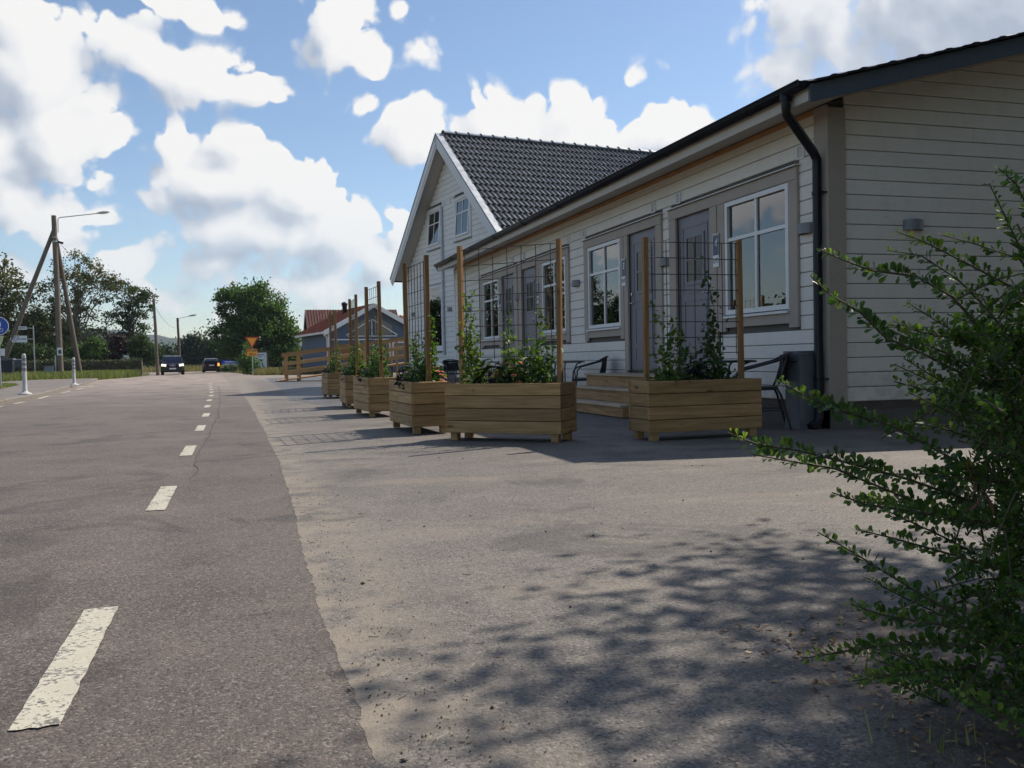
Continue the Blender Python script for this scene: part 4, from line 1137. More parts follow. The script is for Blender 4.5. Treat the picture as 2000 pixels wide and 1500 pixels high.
def bush(P, x, y, rx, ry, rz_, n, label, mat, size=.035, flowers=None, cat='plant', name='leafy_plant'):
    p = place(P, x, y); t = thing(name, label, cat, p, P.rotation_euler.z, 'bedding plants in the planters')
    C = rng.normal(size=(n, 3)); C = unit(C) * (rng.uniform(.35, 1, (n, 1)) ** .5); C[:, 2] = abs(C[:, 2])
    lump = 1 + .25 * np.sin(C[:, :1] * 9 + 1.3 * x) * np.cos(C[:, 1:2] * 8 + x)
    C = C * lump * np.array([rx, ry, rz_])
    obj('leaves', leaf_mesh('leaves', C, size, mat, .55, .35, size_var=.4), t, 'stuff')
    st = MB()
    for k in range(7): 
        e = C[rng.integers(n)]; st.tube([(0, 0, -.01), (e[0] * .5, e[1] * .5, e[2] * .6), tuple(e)], .0025, 4)
    st.build('stem', M_stem, t)
    if flowers:
        fm, nf, r = flowers
        for _ in range(nf):
            d = unit(rng.normal(size=3)); d[2] = abs(d[2]) * .9 + .15; d = d * np.array([rx, ry, rz_]) * rng.uniform(.85, 1.12)
            b = MB(); k = 8
            ax = Vector(d + np.array([0, 0, .1])).normalized(); s1 = ax.orthogonal().normalized(); s2 = ax.cross(s1)
            for ring in range(2):
                for q in range(k):
                    a = 2 * math.pi * (q + .5 * ring) / k; rr = r * (1 - .4 * ring)
                    u_ = s1 * math.cos(a) + s2 * math.sin(a); w_ = s1 * -math.sin(a) + s2 * math.cos(a); c0 = Vector(d) + ax * .004 * ring
                    b._add([c0, c0 + u_ * rr * .7 + w_ * rr * .32 + ax * rr * .15, c0 + u_ * rr + ax * rr * (.12 + .3 * ring), c0 + u_ * rr * .7 - w_ * rr * .32 + ax * rr * .15], [(0, 1, 2, 3)])
            b.build('flower', fm, t)
    return t
P6, P5, P4, P3, P2, P1 = PLO
climber(P6, .22, 1.18, 3, 'tall climbing plant at the right end of the planter before door 4', .09, 1.5, L_dark)
climber(P6, -.30, .78, 4, 'bushy climber at the left end of the planter before door 4', .12, 1.3)
climber(P6, -.05, .55, 3, 'short climber in the middle of the planter before door 4', .10, 1.0, L_dark)
bush(P6, .30, 0, .16, .12, .22, 330, 'dark leafy mound under the tall climber before door 4', L_dark)
bush(P6, 0.0, -.03, .18, .12, .22, 260, 'black petunias in the planter before door 4', L_dark, flowers=(M_purple, 30, .042), name='petunia')
bush(P6, -.28, .02, .17, .12, .20, 260, 'leafy mound at the left of the planter before door 4', L_clem)
climber(P5, -.36, .98, 5, 'climber reaching up the left of the broadside trellis', .09, 1.5, L_sap)
climber(P5, .10, .72, 4, 'pale climber in the middle of the broadside planter', .11, 1.2, L_sap)
climber(P5, .33, .78, 4, 'climber at the right post of the broadside planter', .10, 1.5, L_clem)
bush(P5, .26, .02, .22, .14, .30, 620, 'dense leafy plant at the right of the broadside planter', L_dark)
bush(P5, .03, -.05, .18, .13, .30, 340, 'orange marigolds blooming in the broadside planter', L_dark, flowers=(M_orange, 22, .030), name='marigold')
bush(P5, -.16, -.05, .20, .13, .27, 320, 'black petunias in the broadside planter', L_clem, flowers=(M_purple, 40, .045), name='petunia')
climber(P4, -.36, .80, 6, 'climber at the near post of the first end-on planter', .13, 1.5, L_clem)
climber(P4, .25, .62, 4, 'climber at the far end of the first end-on planter', .12, 1.2, L_clem)
bush(P4, -.30, .04, .24, .17, .32, 620, 'leafy plant filling the near end of the first end-on planter', L_dark)
bush(P4, -.36, -.11, .13, .11, .26, 150, 'orange marigolds at the right of the first end-on planter', L_dark, flowers=(M_orange, 12, .030), name='marigold')
bush(P4, -.02, .12, .24, .11, .24, 240, 'black petunias spilling over the road side of the first end-on planter', L_dark, flowers=(M_purple, 30, .042), name='petunia')
for P, nm in ((P3, 'third'), (P2, 'fourth'), (P1, 'farthest')):
    climber(P, -.34, .72, 5, f'climber at the near post of the {nm} planter back', .13, 1.3, L_clem)
    climber(P, .28, .60, 4, f'climber at the far post of the {nm} planter back', .13, 1.1, L_clem)
    bush(P, -.28, .0, .26, .18, .36, 520, f'leafy plant filling the near end of the {nm} planter back', L_dark, .042)
    bush(P, .05, .10, .26, .12, .22, 200, f'black petunias on the road side of the {nm} planter back', L_dark, flowers=(M_purple, 20, .042), name='petunia')
# ------------------------------------------------------------------ wooden steps, bistro chairs and tables
def steps(label, y0, y1, loc_x=FX, trim=.35):
    t = thing('door_steps', label, 'steps', (loc_x, y0, 0), 0)
    W_ = y1 - y0
    lev = [(-.64, .54, 0.0), (-.90, .355, trim * .6), (-1.16, .17, trim)]     # front x, top z, near-end setback
    for i, (xf, zt, sb) in enumerate(lev):
        back = -.03 if i == 0 else lev[i - 1][0] - .002
        nb = max(2, int(round((back - xf) / .125))) if i == 0 else 2
        wd = (back - xf + .035) / nb
        for k in range(nb):
            plank('tread', t, M_tread, (xf - .035 + wd * k, W_, zt), (0, -1, 0), (0, 0, 1), W_ - sb, wd - .005, .028) 
        nr = 1
        plank('riser', t, M_deck, (xf, W_ - .005, (zt - .185) if i < 2 else .012), (0, -1, 0), (-1, 0, 0), W_ - sb - .01, .156 if i < 2 else .128, .024)
        zb = .01
        plank('stringer', t, M_deck, (xf + .026, sb + .004, zt - .155 if i < 2 else .012), (1, 0, 0), (0, -1, 0), back - xf - .03, .125, .03)
        for q in (sb + .06, W_ - .06): MB().box(xf + .05, xf + .12, q - .035, q + .035, 0.008, zt - .03).build('bearer', M_deck, t)
    return t
steps('three wide pine steps up to doors 3 and 4', 10.15, 13.05)
steps('three wide pine steps up to doors 1 and 2, behind the broadside planter', 17.2, 19.95)
M_rattan = None
def rattan():
    mt, t, out = material('black_rattan')
    v = t.add('ShaderNodeTexCoord').outputs['Object']
    w1 = t.add('ShaderNodeTexWave', wave_type='BANDS', bands_direction='X', ins={'Vector': v, 'Scale': 26.0, 'Distortion': 0.0}).outputs['Fac']
    w2 = t.add('ShaderNodeTexWave', wave_type='BANDS', bands_direction='Z', ins={'Vector': v, 'Scale': 34.0, 'Distortion': 0.0}).outputs['Fac']
    h = t.math('MULTIPLY', w1, w2)
    principled(t, out, t.mix(h, (.006, .006, .007), (.028, .029, .032)), .5, 0, bump(t, h, .7, .006), .4)
    return mt
M_rattan = rattan()
def chair(label, loc, rz):
    """bistro armchair facing local +Y"""
    t = thing('bistro_chair', label, 'chair', loc, rz, 'black bistro chairs')
    r = .0125
    for s_ in (-1, 1):
        # one bent tube: front leg, arm, back top
        MB().tube([(s_ * .25, .26, 0), (s_ * .25, .23, .40), (s_ * .255, .215, .56), (s_ * .262, .16, .625), (s_ * .262, .02, .66), (s_ * .25, -.17, .71), (s_ * .20, -.26, .76), (s_ * .10, -.30, .785), (0, -.31, .79)], r, 8).build('arm_frame', M_black, t)
        MB().tube([(s_ * .23, -.30, 0), (s_ * .225, -.20, .36), (s_ * .215, -.16, .43), (s_ * .20, -.20, .52), (s_ * .19, -.26, .74)], r, 8).build('leg', M_black, t)
        MB().tube([(s_ * .245, .235, .41), (s_ * .225, -.165, .42)], .010, 6).build('seat_rail', M_black, t)
        MB().tube([(s_ * .25, .25, .20), (s_ * .232, -.24, .20)], .007, 6).build('stretcher', M_black, t)
    b = MB(); n = 12
    ring = [(.225 * math.copysign(abs(math.cos(a)) ** .6, math.cos(a)), .03 + .215 * math.copysign(abs(math.sin(a)) ** .6, math.sin(a))) for a in np.linspace(0, 2 * math.pi, 25)[:-1]]
    b.prism(ring, 2, .415, .44); b.build('seat', M_rattan, t)
    b = MB()
    for i in range(8):
        a0, a1 = -.95 + 1.9 * i / 8, -.95 + 1.9 * (i + 1) / 8
        def pt(a, z): 
            k = (z - .50) / .27; return (.215 * math.sin(a * 1.15) * (1 + .05 * k), -.17 - .10 * math.cos(a * 1.1) - .03 * k, z)
        def pt2(a, z): x, y, z = pt(a, z); return (x, y + .014, z)
        for j in range(4):
            z0, z1 = .50 + .27 * j / 4, .50 + .27 * (j + 1) / 4
            b._add([pt(a0, z0), pt(a1, z0), pt(a1, z1), pt(a0, z1)], [(0, 1, 2, 3)], True); b._add([pt2(a0, z0), pt2(a1, z0), pt2(a1, z1), pt2(a0, z1)], [(3, 2, 1, 0)], True)
    b.build('backrest', M_rattan, t)
    return t
def table(label, loc):
    t = thing('bistro_table', label, 'table', loc, rng.uniform(0, 1), 'black bistro tables')
    MB().lathe([(.0, .700), (.345, .700), (.35, .706), (.35, .716), (.345, .72), (.0, .72)], n=28).build('table_top', plain('smoked_table_glass', (.02, .022, .024), .15) if 'smoked_table_glass' not in MATS else MATS['smoked_table_glass'], t)
    MB().tube([(.352 * math.cos(a), .352 * math.sin(a), .705) for a in np.linspace(0, 2 * math.pi, 29)], .012, 6, False).build('table_rim', M_black, t)
    for k in range(4):
        a = k * math.pi / 2 + .4; c, s_ = math.cos(a), math.sin(a)
        MB().tube([(.27 * c, .27 * s_, 0), (.20 * c, .20 * s_, .34), (.18 * c, .18 * s_, .58), (.22 * c, .22 * s_, .67), (.30 * c, .30 * s_, .699)], .011, 7).build('leg', M_black, t)
    MB().tube([(.20 * math.cos(a), .20 * math.sin(a), .34) for a in np.linspace(0, 2 * math.pi, 21)], .007, 5, False).build('leg_ring', M_black, t)
    return t
table('round black bistro table behind the planter before door 4', (5.12, 8.85, .004))
chair('black bistro chair beside the service cabinet', (5.22, 8.30, .004), R(62))
table('round black bistro table left of the steps to door 3', (5.25, 14.30, .008))
chair('black bistro chair against the wall left of the steps', (5.38, 13.50, .008), R(62))
chair('black bistro chair behind the right post of the broadside planter', (5.05, 14.95, .008), R(160))
table('round black bistro table at the far end of the guest house', (5.30, 21.6, .008))
chair('black bistro chair at the far end of the guest house', (5.25, 22.4, .008), R(185))
# ------------------------------------------------------------------ street things
def timber_pole(parent, name, a, b_, r0, r1, mat=None):
    """round timber: built along local X so the grain runs with it"""
    a, b_ = Vector(a), Vector(b_); d = b_ - a; L = d.length
    n = 6
    o = MB().tube([(L * i / n, .012 * math.sin(i * 1.3), .01 * math.cos(i * 1.7)) for i in range(n + 1)], [r0 + (r1 - r0) * i / n for i in range(n + 1)], 12).build(name, mat or M_pole, parent)
    q = d.to_track_quat('X', 'Z'); o.rotation_mode = 'QUATERNION'; o.rotation_quaternion = q; o.location = a
    return o
def lamp_head(parent, p, d):
    d = Vector(d).normalized(); s_ = d.cross(Vector((0, 0, 1))).normalized(); u = s_.cross(d)
    h = MB(); prof = [(0, .07, .05), (.18, .11, .10), (.45, .14, .12), (.70, .13, .09), (.82, .06, .04)]
    rings = []
    for t_, w, hh in prof:
        c = Vector(p) + d * t_
        rings.append([c + s_ * w * math.cos(a) + u * hh * (math.sin(a) * (1 if math.sin(a) > 0 else .45)) for a in np.linspace(0, 2 * math.pi, 13)[:-1]])
    for A, B_ in zip(rings, rings[1:]):
        for k in range(12): h._add([A[k], A[(k + 1) % 12], B_[(k + 1) % 12], B_[k]], [(0, 1, 2, 3)], True)
    h.poly(rings[0]); h.poly(rings[-1][::-1])
    lh = h.build('lamp_head', plain('lamp_head_grey', (.40, .40, .38), .5) if 'lamp_head_grey' not in MATS else MATS['lamp_head_grey'], parent)
    c = Vector(p) + d * .45 - u * .055
    MB().obox(c, d, s_, u, .42, .18, .03).build('lens', M_signwhite, lh)
# the big braced lamp post
LP = thing('lamp_post', 'braced timber lamp post with two struts and a long lamp arm', 'street lamp', (-11.16, 65.25, 0))
timber_pole(LP, 'pole', (0, 0, -.3), (-.10, 0, 10.7), .20, .15)
timber_pole(LP, 'strut', (-3.9, .5, 0), (-.15, .05, 9.75), .17, .13)
timber_pole(LP, 'strut', (1.05, .9, 0), (-.02, .12, 9.2), .17, .12)
arm_d = Vector((2.25, .5, .42))
MB().tube([(.12, 0, 9.6), (.13, 0, 10.45), (.22, .02, 10.58), tuple(Vector((.22, .02, 10.58)) + arm_d)], .03, 8).build('lamp_arm', M_galv, LP)
lamp_head(LP, Vector((.22, .02, 10.58)) + arm_d * .97, arm_d)
MB().lathe([(.19, 8.95), (.20, 9.0), (.19, 9.05)], (-.08, 0, 0), 12).lathe([(.175, 9.25), (.185, 9.28), (.175, 9.31)], (-.08, 0, 0), 12).build('clamp_band', M_galv, LP)
MB().obox((.24, -.05, 8.95), (1, 0, -.3), (0, 1, 0), (.3, 0, 1), .36, .10, .14).build('cable_clamp', M_black, LP)
MB().box(-.13, .17, -.235, -.205, 1.28 + .30, 2.0 + .08).build('notice', M_signwhite, LP)
MB().box(-.06, .12, -.2385, -.2355, 1.68, 1.93).build('notice_print', M_signblue, LP)
MB().tube([(-.27, -.1, 0), (-.26, -.1, 1.6)], .05, 8).build('cable_duct', M_galv, LP)
cabn = thing('street_cabinet', 'small grey cabinet at the foot of the braced lamp post', 'cabinet', (-11.75, 65.0, 0))
MB().box(-.30, .22, -.15, .15, .0, .86).build('cabinet_body', plain('street_cabinet_grey', (.20, .23, .23), .6), cabn)
MB().box(-.32, .24, -.17, .17, .86, .90).build('cabinet_lid', M_lamp, cabn)
# plain pole and the second lamp post further off, wires between them
p2 = atD(306, 733, 72); p2.z = 0
P2o = thing('utility_pole', 'plain timber pole standing just left of the oncoming car', 'pole', tuple(p2))
timber_pole(P2o, 'pole', (0.1, 0, -.3), (-.05, 0, 6.1), .14, .10)
MB().tube([(-.04, -.08, 5.55), (-.04, .10, 5.6)], .03, 6).build('insulator', M_black, P2o)
p3 = atD(351, 729, 92); p3.z = 0
P3o = thing('lamp_post', 'distant timber lamp post right of the oncoming car', 'street lamp', tuple(p3))
timber_pole(P3o, 'pole', (.05, 0, -.3), (-.05, 0, 5.6), .15, .11)
MB().tube([(.05, 0, 5.2), (.06, 0, 5.55), (1.05, .1, 5.78)], .025, 6).build('lamp_arm', M_galv, P3o)
lamp_head(P3o, (1.0, .1, 5.77), (1, .1, .2))
def wire(name, label, a, b_, sag):
    a, b_ = Vector(a), Vector(b_); pts = [a.lerp(b_, k / 16) - Vector((0, 0, sag * 4 * (k / 16) * (1 - k / 16))) for k in range(17)]
    o = MB().tube(pts, .012, 5).build(name, M_black); tag(o, label, 'cable', 'overhead cables'); return o
top1 = Vector((-11.0, 65.2, 8.95)); top2 = p2 + Vector((-.04, 0, 5.6)); top3 = p3 + Vector((-.04, 0, 4.6))
wire('overhead_cable', 'cable sagging from the braced lamp post to the plain pole', top1, top2, .9)
wire('overhead_cable', 'cable sagging between the plain pole and the distant lamp post', top2, top3, .55)
# flexible white marker posts
def marker(label, p):
    t = thing('marker_post', label, 'bollard', p, 0, 'white marker posts')
    MB().lathe([(.17, 0), (.17, .015), (.14, .03), (.08, .055), (.07, .075), (.056, .10), (.050, .98), (.046, 1.02), (.030, 1.04), (0, 1.045)], n=18).build('post', plain('marker_white', (.44, .44, .43), .5) if 'marker_white' not in MATS else MATS['marker_white'], t)
    for z in (.60, .73, .86): MB().lathe([(.0545, z), (.0547, z + .075)], n=18).build('reflective_band', M_lamp, t)
    return t
mk = [(-6.13 + .15, 30.06, .0), (-6.91, 43.49, .0)]
b1 = gnd(49, 770, KZ); b2 = gnd(145, 752, KZ)
marker('white flexible marker post nearer the camera on the pavement', (b1.x, b1.y, KZ)); marker('white flexible marker post farther along, before the lamp post', (b2.x, b2.y, KZ))
# street-name post
sp = gnd(69, 742, 0); 
ST = thing('street_sign', 'grey post with a street-name plate and a white arrow plate pointing left', 'sign', (sp.x, sp.y, 0))
D = (sp - CAMP).dot(_fw); k = D / CAM_F
MB().tube([(0, 0, 0), (-.02, 0, 106 * k)], .035, 8).build('post', M_galv, ST)
def facing(o): return basis(o, (1, 0, 0), (0, 0, 1), (0, -1, 0))
MB().box(-26 * k, -12 * k, -.045, -.03, 98 * k, 104.5 * k).build('name_plate', M_signwhite, ST)
for i, (x0, x1) in enumerate(((-25, -23.6), (-23.1, -21.8), (-21.4, -20.2), (-19.8, -18.0), (-17.5, -16.2), (-15.8, -14.4))): 
    MB().box(x0 * k, x1 * k, -.0468, -.0452, 100 * k, (102.6 + .6 * (i % 2)) * k).build('lettering', M_lamp, ST)
MB().prism([(-42 * k, 80 * k), (-37 * k, 86.5 * k), (-12 * k, 86.5 * k), (-12 * k, 73.5 * k), (-37 * k, 73.5 * k)], 1, -.045, -.03).build('arrow_plate', M_signwhite, ST)
for z, segs in ((84, ((-36, -31), (-30, -26))), (80, ((-36, -32), (-31, -22), (-21.4, -13.4))), (76, ((-36, -34), (-33, -30)))):
    for x0, x1 in segs: MB().box(x0 * k, x1 * k, -.0468, -.0452, (z - 1.1) * k, (z + 1.1) * k).build('lettering', M_lamp, ST)
for z in (80, 101): MB().box(-12 * k, .04, -.04, -.02, (z - .7) * k, (z + .7) * k).build('bracket', M_galv, ST)
# cycle and foot path sign at the left edge
cp = gnd(2, 757, KZ); Dc = (cp - CAMP).dot(_fw); k = Dc / CAM_F
CS = thing('path_sign', 'round blue foot and cycle path sign with yellow plate below, at the left edge', 'sign', (cp.x, cp.y, KZ))
MB().tube([(0, 0, 0), (-.03, 0, 142 * k)], .03, 8).build('post', M_galv, CS)
def disc(r, y0, y1, cx, cz, n=32): return MB().prism([(cx + r * math.cos(a), cz + r * math.sin(a)) for a in np.linspace(0, 2 * math.pi, n + 1)[:-1]], 1, y0, y1)
cxs_, cz_ = 0.0, 120 * k
disc(18 * k, -.052, -.04, cxs_, cz_).build('sign_rim', M_signwhite, CS); dd = disc(16.6 * k, -.0535, -.0525, cxs_, cz_).build('sign_face', M_blue, CS)
pic = MB()
def blob(cx, cz, r): pic.prism([(cxs_ + (cx + r * math.cos(a)) * k, cz_ + (cz + r * math.sin(a)) * k) for a in np.linspace(0, 2 * math.pi, 13)[:-1]], 1, -.0555, -.0540)
blob(-2, 11, 1.6); pic.prism([((x) * k, cz_ + z * k) for x, z in ((-4, 9), (0, 9), (1, 3), (0, 2.6), (0, -1), (-4, -1), (-4, 2.6), (-5, 3))], 1, -.0555, -.0540)
blob(2.8, 7.5, 1.2); pic.prism([((x) * k, cz_ + z * k) for x, z in ((1.6, 6), (4, 6), (4.4, 2), (3.8, -1), (2, -1))], 1, -.0555, -.0540)
pic.build('walker_symbol', M_signwhite, CS)
bk = MB()
for cx in (-4.5, 4.5): bk.tube([(cx * k + 3 * k * math.cos(a), -.056, cz_ - 8 * k + 3 * k * math.sin(a)) for a in np.linspace(0, 2 * math.pi, 17)], .5 * k, 4, False)
for a, b_ in (((-4.5, -8), (-1.5, -4)), ((-1.5, -4), (2.8, -4)), ((2.8, -4), (0, -8)), ((0, -8), (-4.5, -8)), ((2.4, -2.6), (4.5, -8)), ((-1.5, -4), (0, -8))):
    bk.tube([(a[0] * k, -.056, cz_ + a[1] * k), (b_[0] * k, -.056, cz_ + b_[1] * k)], .45 * k, 4)
bk.build('bicycle_symbol', M_signwhite, CS)
MB().prism([(-9 * k, 101 * k), (9 * k, 101 * k), (4 * k, 86 * k), (0, 78 * k), (-4 * k, 86 * k)], 1, -.05, -.04).build('supplementary_plate', plain('pale_yellow_green', (.55, .62, .35), .4), CS)
MB().box(-4 * k, 9 * k, -.05, -.04, 62 * k, 76 * k).build('info_plate', M_signwhite, CS)
MB().box(-3 * k, 1 * k, -.0525, -.0505, 63 * k, 75 * k).build('info_plate_print', M_signblue, CS)
# bins and mailbox
w1 = gnd(17, 745, 0); k = (w1 - CAMP).dot(_fw) / CAM_F
wb = thing('wheelie_bin', 'dark wheeled bin beside the path sign at the left edge', 'bin', (w1.x, w1.y, 0))
MB().prism([(-9 * k, 0), (8 * k, 0), (10 * k, 41 * k), (-10 * k, 41 * k)], 1, -.35, .35).build('bin_body', plain('bin_black', (.012, .013, .02), .5), wb)
MB().prism([(-12 * k, 41.5 * k), (12 * k, 41.5 * k), (11 * k, 45 * k), (-8 * k, 46.5 * k)], 1, -.40, .40).build('bin_lid', plain('bin_lid_grey', (.09, .09, .10), .5), wb)
for s_ in (-1, 1): MB().tube([(s_ * 7 * k, .36, .12), (s_ * 7 * k + s_ * .06, .36, .12)], .12, 12).build('wheel', M_black, wb)
MB().tube([(10.2 * k, -.3, 34 * k), (10.6 * k, -.3, 40 * k)], .02, 6).build('handle', M_galv, wb)
w2 = gnd(40, 744, 0); k = (w2 - CAMP).dot(_fw) / CAM_F
mbx = thing('mailbox', 'grey mailbox on a stake with a pale lid beside the bin', 'mailbox', (w2.x, w2.y, 0))
MB().box(-.06, .06, -.06, .06, 0, 27 * k).build('stake', M_pole, mbx)
MB().box(-8 * k, 8 * k, -.20, .20, 26 * k, 41 * k).build('mailbox_body', plain('mailbox_grey', (.10, .115, .14), .5), mbx)
MB().prism([(-9 * k, 41.2 * k), (9 * k, 41.2 * k), (9 * k, 43 * k), (-9 * k, 43 * k)], 1, -.25, .25).build('mailbox_lid', M_curtain, mbx)

# yield-ahead sign with plate
ys = gnd(494, 733); D = (ys - CAMP).dot(_fw); k = D / CAM_F
YS = thing('give_way_sign', 'amber and red give-way triangle over an amber STOPP plate on a pale post', 'sign', tuple(ys), -.12)
MB().tube([(0, 0, 0), (0, 0, 74 * k)], .032, 8).build('post', plain('pale_green_post', (.33, .45, .40), .5), YS)
tri = lambda s_: [(-13.4 * s_ * k, (75 - (1 - s_) * 7.5) * k), (13.4 * s_ * k, (75 - (1 - s_) * 7.5) * k), (0, (52 + (1 - s_) * 15.5) * k)]
MB().prism(tri(1.0), 1, -.05, -.038).build('sign_border', M_red, YS); MB().prism(tri(.70), 1, -.053, -.0505).build('sign_face', M_yellow, YS)
MB().box(-11.2 * k, 10.4 * k, -.05, -.038, 37.5 * k, 51.5 * k).build('plate_border', M_red, YS)
pl_ = MB().box(-10.3 * k, 9.5 * k, -.053, -.0505, 38.4 * k, 50.6 * k).build('plate', M_yellow, YS)
text_mesh('lettering', 'STOPP', 6.6 * k, M_black, YS, facing((-.3 * k, -.0545, 47.2 * k)), .0008, offset=.006)
text_mesh('lettering', '100 m', 5.2 * k, M_black, YS, facing((-.3 * k, -.0545, 41.4 * k)), .0008, offset=.006)
# advertising board behind it
ab = gnd(522, 728.5); D = (ab - CAMP).dot(_fw); k = D / CAM_F
AB = thing('notice_board', 'white notice board in a dark frame behind the give-way sign', 'sign', tuple(ab), -.15)
MB().box(-24 * k, 0, -.02, .02, 5 * k, 40 * k).build('board', plain('board_white', (.62, .66, .72), .5), AB)
MB().box(0, 2.2 * k, -.05, .05, 0, 44 * k).build('post', M_bark, AB); MB().box(-26 * k, -24 * k, -.05, .05, 0, 44 * k).build('post', M_bark, AB)
MB().box(-24 * k, 0, -.05, .05, 40.2 * k, 43.5 * k).build('top_rail', M_bark, AB)
gr = MB()
gr.box(-20 * k, -5.5 * k, -.024, -.0205, 35 * k, 36.3 * k).box(-16 * k, -10 * k, -.024, -.0205, 31.3 * k, 32.4 * k).box(-17 * k, -9 * k, -.024, -.0205, 25.8 * k, 26.8 * k)
gr.tube([(-10.5 * k, -.023, 26 * k), (-10 * k, -.023, 21 * k), (-8 * k, -.023, 16 * k), (-7.5 * k, -.023, 12 * k)], 1.0 * k, 5).tube([(-16 * k, -.023, 25 * k), (-17.5 * k, -.023, 20 * k), (-17.8 * k, -.023, 15 * k)], .8 * k, 5)
gr.tube([(-8 * k, -.023, 13 * k), (-6.5 * k, -.023, 9.5 * k), (-5 * k, -.023, 12 * k), (-3.6 * k, -.023, 11.5 * k)], .8 * k, 5)
gr.build('graphic', M_black, AB)
# far blue direction sign
db = atD(452, 722, 120); db.z = 0; k = 120 / CAM_F
DB = thing('direction_sign', 'low blue direction sign far beyond the departing car', 'sign', tuple(db))
MB().box(-18 * k, 18 * k, -.05, 0, 8 * k, 20 * k).build('sign_face', M_blue, DB)
for x in (-12, 12): MB().box((x - .5) * k, (x + .5) * k, 0, .08, 0, 19 * k).build('post', M_galv, DB)
for z, a, b_ in ((16.5, -12, 12), (12, -12, 7)): 
    for x in np.arange(a, b_, 2.2): MB().box(x * k, (x + 1.5) * k, -.06, -.052, (z - 1) * k, (z + 1) * k).build('lettering', M_signwhite, DB)

